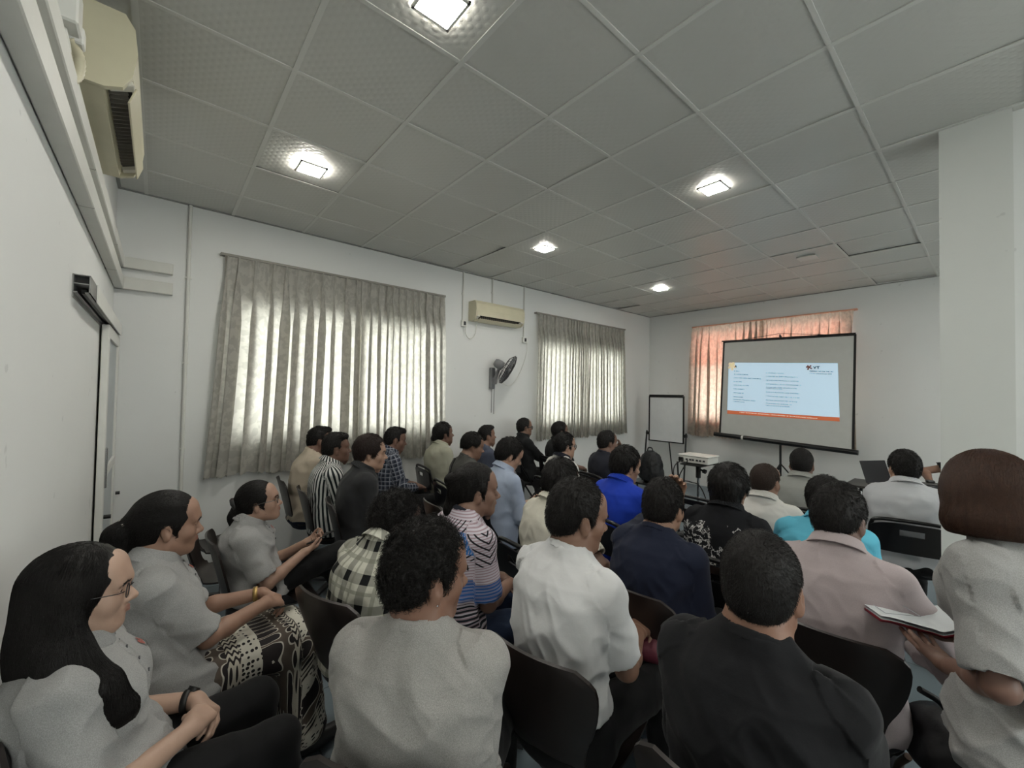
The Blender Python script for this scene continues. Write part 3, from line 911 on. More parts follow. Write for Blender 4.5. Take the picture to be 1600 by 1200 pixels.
def field_mesh(prims, h, fine_boxes=(), pad=.012):
    """surface-nets mesh of the union of prims; fine_boxes = (lo, hi, spacing)"""
    us = [p for p in prims if p.op == 'u']
    lo = np.min([p.lo for p in us], 0) - pad - h; hi = np.max([p.hi for p in us], 0) + pad + h
    ax = []
    for q in range(3):
        ax.append(axis_coords(lo[q], hi[q], h, [(b[0][q], b[1][q], b[2]) for b in fine_boxes]))
    xs, ys, zs = ax
    D = np.full((len(xs), len(ys), len(zs)), .06, F4)
    for p in prims:
        m_ = p.k + .03
        sl = []
        for q in range(3):
            a = np.searchsorted(ax[q], p.lo[q] - m_); b = np.searchsorted(ax[q], p.hi[q] + m_)
            sl.append(slice(max(a - 1, 0), b + 1))
        if any(s_.stop <= s_.start for s_ in sl): continue
        X, Y, Z = xs[sl[0]][:, None, None].astype(F4), ys[sl[1]][None, :, None].astype(F4), zs[sl[2]][None, None, :].astype(F4)
        e = p.f(X, Y, Z).astype(F4)
        sub = D[sl[0], sl[1], sl[2]]
        D[sl[0], sl[1], sl[2]] = smin(sub, e, p.k) if p.op == 'u' else smax(sub, -e, p.k)
    S = D < 0
    n0, n1, n2 = D.shape
    cnt = np.zeros((n0 - 1, n1 - 1, n2 - 1), np.int8)
    for i, j, k in CORN: cnt += S[i:n0 - 1 + i, j:n1 - 1 + j, k:n2 - 1 + k]
    act = np.argwhere((cnt > 0) & (cnt < 8))
    if not len(act): return np.zeros((0, 3)), np.zeros((0, 4), int)
    I, J, K = act.T
    cd = np.stack([D[I + a, J + b, K + c] for a, b, c in CORN], 1)
    cp = np.stack([np.stack([xs[I + a], ys[J + b], zs[K + c]], 1) for a, b, c in CORN], 1)
    acc = np.zeros((len(I), 3)); n = np.zeros(len(I))
    for a, b in EDGES:
        da, db = cd[:, a], cd[:, b]
        mk = (da < 0) != (db < 0)
        t = np.where(mk, da / np.where(mk, da - db, 1), 0)[:, None]
        acc += np.where(mk[:, None], cp[:, a] * (1 - t) + cp[:, b] * t, 0); n += mk
    verts = acc / n[:, None]
    idx = np.full(cnt.shape, -1, np.int32); idx[I, J, K] = np.arange(len(I))
    faces = []
    def quads(mask, A, B, C, E, flipmask):
        q = np.stack([A, B, C, E], 1)
        q = np.where(flipmask[:, None], q[:, ::-1], q)
        faces.append(q[(q >= 0).all(1)])
    # x edges
    e = np.argwhere(S[:-1, 1:-1, 1:-1] != S[1:, 1:-1, 1:-1]); i, j, k = e[:, 0], e[:, 1] + 1, e[:, 2] + 1
    quads(None, idx[i, j - 1, k - 1], idx[i, j, k - 1], idx[i, j, k], idx[i, j - 1, k], ~S[i, j, k])
    e = np.argwhere(S[1:-1, :-1, 1:-1] != S[1:-1, 1:, 1:-1]); i, j, k = e[:, 0] + 1, e[:, 1], e[:, 2] + 1
    quads(None, idx[i - 1, j, k - 1], idx[i, j, k - 1], idx[i, j, k], idx[i - 1, j, k], S[i, j, k])
    e = np.argwhere(S[1:-1, 1:-1, :-1] != S[1:-1, 1:-1, 1:]); i, j, k = e[:, 0] + 1, e[:, 1] + 1, e[:, 2]
    quads(None, idx[i - 1, j - 1, k], idx[i, j - 1, k], idx[i, j, k], idx[i - 1, j, k], ~S[i, j, k])
    return verts, np.concatenate(faces)
def laplace(verts, faces, it=1, w=.5):
    e = np.concatenate([faces[:, [0, 1]], faces[:, [1, 2]], faces[:, [2, 3]], faces[:, [3, 0]]])
    a = np.concatenate([e[:, 0], e[:, 1]]); b = np.concatenate([e[:, 1], e[:, 0]])
    cnt = np.bincount(a, minlength=len(verts))[:, None].clip(1)
    for _ in range(it):
        s = np.stack([np.bincount(a, verts[b, q], len(verts)) for q in range(3)], 1)
        verts = verts * (1 - w) + w * s / cnt
    return verts
def vert_normals(v, f):
    n = np.cross(v[f[:, 2]] - v[f[:, 0]], v[f[:, 3]] - v[f[:, 1]])
    N_ = np.stack([np.bincount(f.ravel(), np.repeat(n[:, q], 4), len(v)) for q in range(3)], 1)
    return N_ / (np.linalg.norm(N_, axis=1, keepdims=True) + 1e-12)
_LAT = np.random.default_rng(3).uniform(-1, 1, (32, 32, 32))
def vnoise(p):
    """smooth lattice noise, p (n, 3) in lattice units"""
    i = np.floor(p).astype(int); f = p - i; f = f * f * (3 - 2 * f)
    out = 0
    for a, b, c in CORN:
        w = (f[:, 0] if a else 1 - f[:, 0]) * (f[:, 1] if b else 1 - f[:, 1]) * (f[:, 2] if c else 1 - f[:, 2])
        out = out + w * _LAT[(i[:, 0] + a) % 32, (i[:, 1] + b) % 32, (i[:, 2] + c) % 32]
    return out
def keep_islands(v, f, minfrac=.02):
    """drop stray crumbs of a field mesh"""
    lab = np.arange(len(v))
    e = np.concatenate([f[:, [0, 1]], f[:, [1, 2]], f[:, [2, 3]]])
    while True:
        new = lab.copy()
        np.minimum.at(new, e[:, 0], lab[e[:, 1]]); np.minimum.at(new, e[:, 1], new[e[:, 0]])
        new = new[new]
        if (new == lab).all(): break
        lab = new
    c = np.bincount(lab, minlength=len(v))
    ok = c[lab] >= minfrac * len(v)
    mp = np.cumsum(ok) - 1
    return v[ok], mp[f[ok[f].all(1)]]
def rotz(a): c, s = math.cos(a), math.sin(a); return np.array([[c, -s, 0], [s, c, 0], [0, 0, 1.]])
def roty(a): c, s = math.cos(a), math.sin(a); return np.array([[c, 0, s], [0, 1, 0], [-s, 0, c]])
def rotx(a): c, s = math.cos(a), math.sin(a); return np.array([[1, 0, 0], [0, c, -s], [0, s, c]])
def set_vec_attr(ob, name, arr):
    at = ob.data.attributes.new(name, 'FLOAT_VECTOR', 'POINT')
    at.data.foreach_set('vector', np.asarray(arr, np.float32).ravel())

# ---- materials for people
def skin_mat():
    N = Nodes('skin')
    a = N.n('ShaderNodeAttribute'); a.attribute_name = 'tone'
    co = N.coord('Object')
    f = N.noise(co, 28, 4)
    dark = N.n('ShaderNodeMix', data_type='RGBA', blend_type='MULTIPLY')
    dark.inputs[0].default_value = 1
    N.link(a.outputs['Color'], dark.inputs[6])
    N.link(N.mix(f, (.86, .84, .84), (1.05, 1.05, 1.05)), dark.inputs[7])
    N.base(dark.outputs[2], .48, 0, .45)
    N.b.inputs['Subsurface Weight'].default_value = 0.0
    N.bump(N.noise(co, 160, 3), .12, .002)
    return N.m
SKIN = skin_mat()
def hair_mat(name, c, c2=None, rough=.42):
    if name in MATS: return MATS[name]
    N = Nodes(name)
    c = lin(c); c2 = lin(c2) if c2 else tuple(v * 1.6 for v in c)
    co = N.coord('Object', scale=(1, 1, .22))
    f = N.noise(co, 95, 4, .6)
    N.base(N.mix(f, c, c2), rough + .12, 0, .28)
    N.bump(f, .55, .006)
    MATS[name] = N.m
    return N.m
HAIR = hair_mat('black_hair', '#0e0d0c', '#1b1817')
HAIR_SOFT = hair_mat('soft_black_hair', '#1a1816', '#2c2825', .55)
HAIR_BROWN = hair_mat('brown_hair', '#281c17', '#523a2e', .36)
HAIR_GREY = hair_mat('greying_hair', '#1d1b1a', '#4a4644', .5)

def fabric(name, col, rough=.85, weave=.25, heather=0.0, sheen=.15):
    if name in MATS: return MATS[name]
    N = Nodes(name)
    c = lin(col) if isinstance(col, str) else col
    co = N.coord('Object')
    f = N.noise(co, 5, 3)
    base = N.mix(f, tuple(v * .93 for v in c), tuple(min(1, v * 1.05) for v in c))
    if heather:
        g = N.ramp(N.noise(N.coord('Object', scale=(1, 1, .6)), 620, 2, .7), [(.36, (1 - heather,) * 3), (.64, (1 + heather * .5,) * 3)])
        mm = N.n('ShaderNodeMix', data_type='RGBA', blend_type='MULTIPLY'); mm.inputs[0].default_value = 1
        N.link(base, mm.inputs[6]); N.link(g, mm.inputs[7]); base = mm.outputs[2]
    N.base(base, rough, 0, .25)
    N.b.inputs['Sheen Weight'].default_value = sheen * .4
    h = N.math('ADD', N.math('MULTIPLY', N.noise(co, 38, 3), .6), N.math('MULTIPLY', N.noise(co, 420, 2), .15))
    N.bump(h, weave, .006)
    MATS[name] = N.m
    return N.m
def pattern_fabric(name, fn, rough=.85):
    """fn(N, u, v) -> colour socket; u runs round the body, v runs along it (metres)"""
    if name in MATS: return MATS[name]
    N = Nodes(name)
    sp = N.n('ShaderNodeSeparateXYZ'); N.link(N.coord('attr:cloth_uv'), sp.inputs[0])
    c = fn(N, sp.outputs[0], sp.outputs[1])
    N.base(c, rough, 0, .25)
    co = N.coord('Object')
    N.bump(N.noise(co, 40, 3), .25, .006)
    MATS[name] = N.m
    return N.m

# ---- the head, in its own frame (x forward, y left, z up, origin between the ears)
def head_prims(X, s, female=False, jaw=1.0, slim=1.0, ears=1.0, eyes=True):
    """X(p) maps head coordinates to the body frame; s = scale"""
    R = X.R
    P = []
    def C(a, b, r0, r1, **kw): P.append(cone(X(a), X(b), r0 * s, (r1 if r1 is not None else r0) * s, **kw))
    def E(c, r, A=None, **kw): P.append(ell(X(c), np.array(r) * s, R if A is None else R @ A, **kw))
    w = slim
    E((-.010, 0, .036), (.094, .075 * w, .088), k=.01)
    E((.036, 0, -.030), (.056, .058 * w, .078), k=.03)
    for sg in (-1, 1):
        C((.004, sg * .050 * w * jaw, -.058), (.066, sg * .016, -.092), .021, .017, k=.03)
        E((.058, sg * .037 * w, -.022), (.026, .026, .028), k=.022)
    E((.074, 0, -.090), (.016, .020, .015), k=.02)
    C((.080, -.042 * w, .026), (.089, 0, .028), .011, .013, k=.018); C((.080, .042 * w, .026), (.089, 0, .028), .011, .013, k=.018)
    E((.060, 0, .06), (.035, .058 * w, .045), k=.03)
    # nose
    nb = .108 if not female else .104
    C((.088, 0, .012), (nb + .004, 0, -.024), .0075, .0105, k=.012)
    E((nb + .003, 0, -.027), (.0115, .0115, .0095), k=.008)
    for sg in (-1, 1):
        E((nb - .007, sg * .0125, -.031), (.010, .0075, .0075), k=.007)
        P.append(ell(X((.103, sg * .032, .006)), np.array((.020, .021, .012)) * s, R, op='s', k=.014))
        if eyes:
            E((.0745, sg * .031, .0105), (.0140, .0165, .0085), k=.004, lab='lid'); E((.0735, sg * .031, -.0010), (.0140, .0155, .0070), k=.004, lab='lid')
            C((.084, sg * .047, .0075), (.0865, sg * .031, .0125), .0022, .003, k=.004, lab='lid')
            C((.0865, sg * .031, .0125), (.084, sg * .017, .0065), .003, .0022, k=.004, lab='lid')
    # mouth
    E((.0805, 0, -.056), (.015, .028, .022), k=.016)
    for sg in (-1, 1):
        C((.0995, 0, -.0515), (.0855, sg * .024, -.0545), .0046, .002, k=.004, lab='lip')
        C((.099, 0, -.0605), (.085, sg * .021, -.0560), .0056, .002, k=.004, lab='lip')
    P.append(cone(X((.108, -.02, -.0558)), X((.108, .02, -.0558)), .0035 * s, op='s', k=.004))
    # ears
    for sg in (-1, 1):
        A = rotz(sg * math.radians(24)) @ roty(math.radians(-12))
        e = ears
        E((-.006, sg * .076 * w, -.004), (.018 * e, .0075, .031 * e), A, k=.006, lab='ear')
        P.append(ell(X((.0, sg * .087 * w, .000)), np.array((.010, .007, .017)) * s * e, R @ A, op='s', k=.004))
        E((-.002, sg * .077 * w, -.030), (.009, .006, .010), A, k=.006, lab='ear')
    return P
class HeadX:
    def __init__(s, o, R, sc): s.o = o; s.R = R; s.sc = sc
    def __call__(s, p): return s.o + s.R @ (np.asarray(p, float) * s.sc)
    def inv(s, x, y, z):
        a, b, c = x - s.o[0], y - s.o[1], z - s.o[2]
        R = s.R; k = 1 / s.sc
        return ((a * R[0, 0] + b * R[1, 0] + c * R[2, 0]) * k, (a * R[0, 1] + b * R[1, 1] + c * R[2, 1]) * k, (a * R[0, 2] + b * R[1, 2] + c * R[2, 2]) * k)

# ---- hands
def hand_prims(w, f, n, side, s=1.0, curl=(28, 34, 22), spread=.06, thumb=.5, lab='hand'):
    """w wrist, f finger direction, n palm normal; side +1 left, -1 right"""
    f = nrm(f); n = np.asarray(n, float); n = nrm(n - f * (n @ f))
    t = np.cross(n, f) if side > 0 else np.cross(f, n)
    P = []
    offs = (.029, .010, -.0095, -.027)
    lens = ((.042, .025, .019), (.046, .028, .020), (.042, .026, .019), (.033, .019, .017))
    for q in range(4):
        kn = w + (f * (.086 - .006 * abs(q - 1.2)) + t * offs[q]) * s
        P.append(cone(w + (f * .012 + t * offs[q] * .55) * s, kn, .0145 * s, .0112 * s, k=.014, lab=lab))
        p = kn; a = 0; base = math.radians(curl[0] + q * 4)
        dirf = nrm(f + t * spread * (1.2 - q))
        for j in range(3):
            a += math.radians(curl[j]) + (math.radians(q * 3) if j == 0 else 0)
            d = dirf * math.cos(a) + n * math.sin(a)
            e = p + d * lens[q][j] * s
            r0 = (.0092, .0082, .0074)[j] * (1 if q < 3 else .86); r1 = (.0082, .0074, .0062)[j] * (1 if q < 3 else .86)
            P.append(cone(p, e, r0 * s, r1 * s, k=.003 if j or True else .01, lab=lab)); p = e
    b = w + (f * .022 + t * .020 + n * .006) * s
    P.append(cone(w + (f * .015 + t * .008) * s, b + (f * .03 + t * .012 + n * .006) * s, .015 * s, .0125 * s, k=.014, lab=lab))
    p = b + (f * .024 + t * .010 + n * .006) * s
    d = nrm(f * .72 + t * (.62 - .4 * thumb) + n * (.25 + .45 * thumb))
    for j, (l, r) in enumerate(((.034, .0112), (.027, .0088))):
        e = p + d * l * s
        P.append(cone(p, e, r * s, r * .82 * s, k=.004, lab=lab)); p = e
        d = nrm(d * .9 + f * .25 - t * .25 * thumb)
    P.append(ell(w + f * .01 * s, np.array((.02, .026, .018)) * s, np.stack([f, t, n], 1), k=.015, lab=lab))
    return P
def ik(S, W, l1, l2, pole):
    d = W - S; L = np.linalg.norm(d); L = min(max(L, abs(l1 - l2) + .02), (l1 + l2) * .995)
    u = nrm(d); W = S + u * L
    a = (l1 * l1 - l2 * l2 + L * L) / (2 * L); h = math.sqrt(max(l1 * l1 - a * a, 0))
    p = np.asarray(pole, float); p = nrm(p - u * (p @ u))
    return S + u * a + p * h, W
# ================================================================== PEOPLE
TORSO_M = dict(f=[-.22, -.12, 0, .15, .32, .50, .66, .78, .87, .935, .985, 1.03, 1.09],
               w=[.150, .178, .182, .172, .158, .164, .174, .176, .156, .112, .074, .058, .052],
               d=[.100, .125, .122, .112, .104, .108, .114, .112, .102, .082, .066, .058, .054])
TORSO_F = dict(f=[-.22, -.12, 0, .15, .32, .50, .66, .78, .87, .935, .985, 1.03, 1.09],
               w=[.158, .188, .188, .170, .146, .146, .152, .152, .134, .096, .064, .050, .044],
               d=[.105, .130, .126, .112, .098, .100, .108, .106, .094, .074, .058, .050, .046])
class Skel: pass
def make_skel(S):
    """joint positions in the person's own frame: x forward, y left, z up, origin on the floor below the hips"""
    s = S.get('s', 1.0); fem = S.get('female', False)
    K = Skel(); K.s = s; K.fem = fem
    K.stand = S.get('stand', False)
    hz = .86 * s if K.stand else .525
    l0, l1 = math.radians(S.get('lean', (-12, 10))[0]), math.radians(S.get('lean', (-12, 10))[1])
    sd = math.radians(S.get('side', 0))
    hy, hp, hr = [math.radians(v) for v in S.get('head', (0, 4, 0))]
    cy = math.radians(S.get('chest', 0))
    nf = math.radians(S.get('neck', 16))
    ff = np.linspace(-.25, 1.15, 57)
    q = np.clip(ff, 0, 1); ang = l0 + (l1 - l0) * (q * q * (3 - 2 * q))
    HR = rotz(hy) @ roty(hp) @ rotx(hr)
    top_off = HR @ (V3(-.012, 0, .126 + S.get('hair_h', .012)) * s)
    Ls = .50 * s
    for _ in range(12):
        dx = np.gradient(ff) * Ls
        X = np.concatenate([[0], np.cumsum((np.sin(ang) * dx)[:-1])]); Z = np.concatenate([[0], np.cumsum((np.cos(ang) * math.cos(sd) * dx)[:-1])]); Y = np.concatenate([[0], np.cumsum((np.ones_like(ang) * math.sin(sd) * dx)[:-1])])
        i0 = np.interp(0, ff, np.arange(len(ff)))
        x0, z0, y0 = [np.interp(0, ff, v) for v in (X, Z, Y)]
        X, Z, Y = X - x0, Z - z0 + hz, Y - y0
        P = lambda f: V3(np.interp(f, ff, X), np.interp(f, ff, Y), np.interp(f, ff, Z))
        N_ = P(1.0)
        na = l1 + nf
        hc = N_ + V3(math.sin(na), math.sin(sd) * .5, math.cos(na)) * .112 * s
        top = hc + top_off
        if 'h' not in S: break
        err = S['h'] - top[2]
        if abs(err) < .001: break
        Ls = min(max(Ls + err * .9, .38 * s), .66 * s)
    K.P = P; K.ff, K.X, K.Y, K.Z = ff, X, Y, Z
    K.N = N_; K.hc = hc; K.HR = HR; K.top = top; K.cy = cy; K.na = na; K.l1 = l1
    K.HX = HeadX(hc, HR, s)
    K.twist = lambda f: cy * np.clip((f - .15) / .6, 0, 1)
    R = rotz(cy)
    sw = S.get('sw', .138 if fem else .152) * s
    c = P(.875)
    sh = S.get('shrug', (0, 0))
    K.S = {1: c + R @ V3(.0 + S.get('shf', .012), sw, -.020 + sh[0]), -1: c + R @ V3(.0 + S.get('shf', .012), -sw, -.020 + sh[1])}
    K.c875 = c; K.R = R
    l1_, l2_ = .275 * s, .245 * s
    K.E = {}; K.W = {}; K.HD = {}; K.HN = {}
    hands = S.get('hands', {})
    for sg in (1, -1):
        h = hands.get(sg, {})
        if K.stand and 'w' not in h:
            wpos = K.S[sg] + R @ V3(.06, sg * .05, -.49 * s)
        else:
            wpos = np.array(h.get('w', (.30, sg * .085, .655)), float)
        pole = np.array(h.get('pole', (-.55, sg * .45, -.7)), float)
        K.E[sg], K.W[sg] = ik(K.S[sg], wpos, l1_, l2_, pole)
        fd = nrm(K.W[sg] - K.E[sg])
        K.HD[sg] = nrm(np.array(h['f'], float)) if 'f' in h else nrm(fd + V3(.1, -sg * .35, -.1))
        K.HN[sg] = np.array(h.get('n', (0, -sg * .35, -1)), float)
    hw = .09 * s
    legs = S.get('legs', {})
    K.H = {}; K.Kn = {}; K.A = {}
    for sg in (1, -1):
        K.H[sg] = V3(.01, sg * hw, hz - (.02 if K.stand else 0))
        if K.stand:
            K.Kn[sg] = V3(.02, sg * .10, .46 * s); K.A[sg] = V3(-.01, sg * .105, .075)
        else:
            kn, an = legs.get(sg, ((.43 * s, sg * .125, .515), (.45 * s, sg * .13, .085)))
            K.Kn[sg] = np.array(kn, float); K.A[sg] = np.array(an, float)
    return K
def torso_prim(K, ease, f0, f1, k=.02, fat=1.0, lab='torso', op='u', bust=False, wid=1.0):
    T = TORSO_F if K.fem else TORSO_M
    fm = np.array(T['f']); s = K.s
    belly = np.exp(-((fm - .28) / .28) ** 2)
    W = np.array(T['w']) * s * (1 + (fat - 1) * (.45 + .55 * belly)) * wid; D = np.array(T['d']) * s * (1 + (fat - 1) * (.4 + .9 * belly))
    z0 = np.interp(f0, K.ff, K.Z); z1 = np.interp(f1, K.ff, K.Z)
    es = np.interp(fm, [-.2, .1, .35, .7, .9, 1.0, 1.1], ease if isinstance(ease, (list, tuple)) else [ease] * 7)
    push = (fat - 1) * .16
    def f(x, y, z):
        zz = np.asarray(z, float); shp = zz.shape; zr = zz.ravel()
        fr = np.interp(zr, K.Z, K.ff)
        g = lambda A: np.interp(fr, fm, A).reshape(shp)
        b = g(W + es); a = g(D + es)
        bel = np.exp(-((fr - .28) / .25) ** 2).reshape(shp) * push
        cx = np.interp(zr, K.Z, K.X).reshape(shp) + bel; cyv = np.interp(zr, K.Z, K.Y).reshape(shp)
        tw = K.twist(fr).reshape(shp)
        c, n = np.cos(tw), np.sin(tw)
        u = (x - cx) * c + (y - cyv) * n; v = -(x - cx) * n + (y - cyv) * c
        # rounder at the front, flatter at the back
        uu = np.abs(u / a); vv = np.abs(v / b)
        k0 = (uu ** 2.3 + vv ** 2.3) ** (1 / 2.3) + 1e-6
        k1 = np.sqrt((u / a ** 2) ** 2 + (v / b ** 2) ** 2) + 1e-6
        d = np.minimum(k0 * (k0 - 1) / k1, (k0 - 1) * np.minimum(a, b) * 1.6)
        d = np.where(k0 < 1, (k0 - 1) * np.minimum(a, b), d)
        return np.maximum(np.maximum(d, z0 - z), z - z1)
    xs = K.X[(K.ff >= f0 - .05) & (K.ff <= f1 + .05)]; ys = K.Y[(K.ff >= f0 - .05) & (K.ff <= f1 + .05)]
    mw = max(W) + max(es) + .02; md = max(max(D) + max(es), mw * abs(math.sin(K.cy)) + .1) + push + .02
    return Prim((xs.min() - md, ys.min() - mw, z0), (xs.max() + md, ys.max() + mw, z1), f, op, k, lab)
def fcone(p0, p1, r0, r1, k=.02, lab='', op='u'):
    """tapered limb with a flat cut end at p1"""
    c = cone(p0, p1, r0, r1, op, k, lab)
    p1 = np.asarray(p1, float); d = nrm(p1 - np.asarray(p0, float)); g = c.f
    c.f = lambda x, y, z: np.maximum(g(x, y, z), (x - p1[0]) * d[0] + (y - p1[1]) * d[1] + (z - p1[2]) * d[2])
    return c
def axis_ring(o, ax, fn, r, t0, t1, k=.0, op='u', lab=''):
    """shape of revolution round axis ax at o; fn(rho, t) -> distance"""
    o = np.asarray(o, float); ax = nrm(ax)
    def f(x, y, z):
        a, b, c = x - o[0], y - o[1], z - o[2]
        t = a * ax[0] + b * ax[1] + c * ax[2]
        rho = np.sqrt(np.maximum(a * a + b * b + c * c - t * t, 1e-9))
        return fn(rho, t)
    e = np.array([r + max(abs(t0), abs(t1))] * 3)
    return Prim(o - e, o + e, f, op, k, lab)

HAIRLINES = {
    'short': dict(x=[-.14, -.09, -.05, -.030, -.020, .010, .014, .028, .036, .050, .064, .12], z=[-.058, -.060, -.048, -.030, .022, .024, -.010, -.008, .022, .050, .066, .068]),
    'nape':  dict(x=[-.14, -.09, -.05, -.030, -.020, .010, .014, .030, .038, .050, .064, .12], z=[-.082, -.084, -.070, -.045, .020, .022, -.020, -.018, .020, .056, .072, .074]),
    'bangs': dict(x=[-.14, -.09, -.05, -.030, -.020, .010, .016, .034, .046, .060, .075, .13], z=[-.070, -.070, -.056, -.034, .012, .012, -.020, -.016, .006, .028, .036, .036]),
    'bowl':  dict(x=[-.14, -.09, -.05, -.030, -.020, .010, .016, .034, .046, .060, .075, .13], z=[-.020, -.020, -.012, .006, .022, .024, .016, .018, .024, .040, .048, .048]),
    'thin':  dict(x=[-.14, -.09, -.05, -.030, -.020, .010, .014, .028, .034, .042, .050, .12], z=[-.056, -.058, -.046, -.028, .025, .027, .000, .002, .040, .090, .112, .118]),
    'back':  dict(x=[-.14, -.09, -.05, -.032, -.020, .010, .016, .026, .036, .050, .066, .12], z=[-.090, -.090, -.075, -.050, .018, .018, -.012, -.012, .008, .040, .062, .064]),
    'fem':   dict(x=[-.14, -.09, -.05, -.032, -.020, .010, .016, .026, .036, .050, .066, .12], z=[-.090, -.090, -.075, -.050, .018, .018, -.018, -.020, -.004, .026, .048, .050]),
    'full':  dict(x=[-.14, -.05, -.02, .0, .028, .042, .050, .058, .072, .13], z=[-.3, -.3, -.3, -.3, -.3, -.07, .000, .024, .046, .048]),
}
def hair_prims(K, st):
    s = K.s; X = K.HX; R = K.HR
    t = st.get('t', .010); tt = st.get('top', .016); tb = st.get('back', .012)
    P = [ell(X((-.012, 0, .036)), np.array((.094 + tb, .075 + t, .088 + tt)) * s, R, k=.01)]
    if st.get('nape_t', 1): P.append(ell(X((-.050, 0, -.012)), np.array((.052 + tb * .4, .056 + t * .6, .060)) * s, R, k=.03))
    if st.get('quiff'):
        P.append(ell(X((.055, 0, .105)), np.array((.045, .060, .028)) * s, R, k=.03))
    HL = HAIRLINES[st.get('line', 'short')]
    hx, hz = np.array(HL['x']), np.array(HL['z'])
    def cut(x, y, z):
        a, b, c = X.inv(x, y, z)
        sh = np.shape(a); zl = np.interp(np.ravel(a), hx, hz).reshape(sh)
        return (c - zl) * .8 * s
    # subtracting everything below the hairline keeps the part above it
    C = Prim(X.o - .26, X.o + .26, lambda x, y, z: cut(x, y, z), 's', .006, 'cut')
    P.append(C)
    return P
def strand_mesh(name, P, width, material, parent):
    """P (n, steps, 3): tapering three-sided strands in one mesh"""
    n, m_, _ = P.shape
    d = np.gradient(P, axis=1); d /= np.linalg.norm(d, axis=2, keepdims=True) + 1e-9
    a = np.cross(d, np.array([.3, .5, .8])); a /= np.linalg.norm(a, axis=2, keepdims=True) + 1e-9
    b = np.cross(d, a)
    w = (np.asarray(width).reshape(-1, 1) if np.ndim(width) else width) * np.linspace(1, .12, m_)[None, :] ** .7
    w = w[..., None]
    V = np.stack([P + a * w * math.cos(q) + b * w * math.sin(q) for q in (0, 2.094, 4.189)], 2)   # n, m, 3, 3
    idx = np.arange(n * m_ * 3).reshape(n, m_, 3)
    F = []
    for k in range(3):
        k2 = (k + 1) % 3
        F.append(np.stack([idx[:, :-1, k], idx[:, :-1, k2], idx[:, 1:, k2], idx[:, 1:, k]], -1).reshape(-1, 4))
    return V.reshape(-1, 3), np.concatenate(F)
def sample_faces(v, f, n, rg):
    ar = np.linalg.norm(np.cross(v[f[:, 2]] - v[f[:, 0]], v[f[:, 3]] - v[f[:, 1]]), axis=1)
    q = rg.choice(len(f), n, p=ar / ar.sum())
    w = rg.dirichlet((1, 1, 1, 1), n)
    return (v[f[q]] * w[..., None]).sum(1)
def field_grad(prims, p, e=.003):
    x, y, z = p.T
    g = np.stack([eval_prims(prims, x + e, y, z) - eval_prims(prims, x - e, y, z), eval_prims(prims, x, y + e, z) - eval_prims(prims, x, y - e, z), eval_prims(prims, x, y, z + e) - eval_prims(prims, x, y, z - e)], 1)
    return g / (np.linalg.norm(g, axis=1, keepdims=True) + 1e-9)

def limb_uv(p, a, b):
    d = b - a; L = np.linalg.norm(d); d = d / L
    t = (p - a) @ d
    u_, v_, _ = frame_of(d); u_, v_ = np.array(u_), np.array(v_)
    q = p - a - t[:, None] * d
    return np.stack([.055 * np.arctan2(q @ v_, q @ u_), t], 1), np.linalg.norm(q, axis=1)

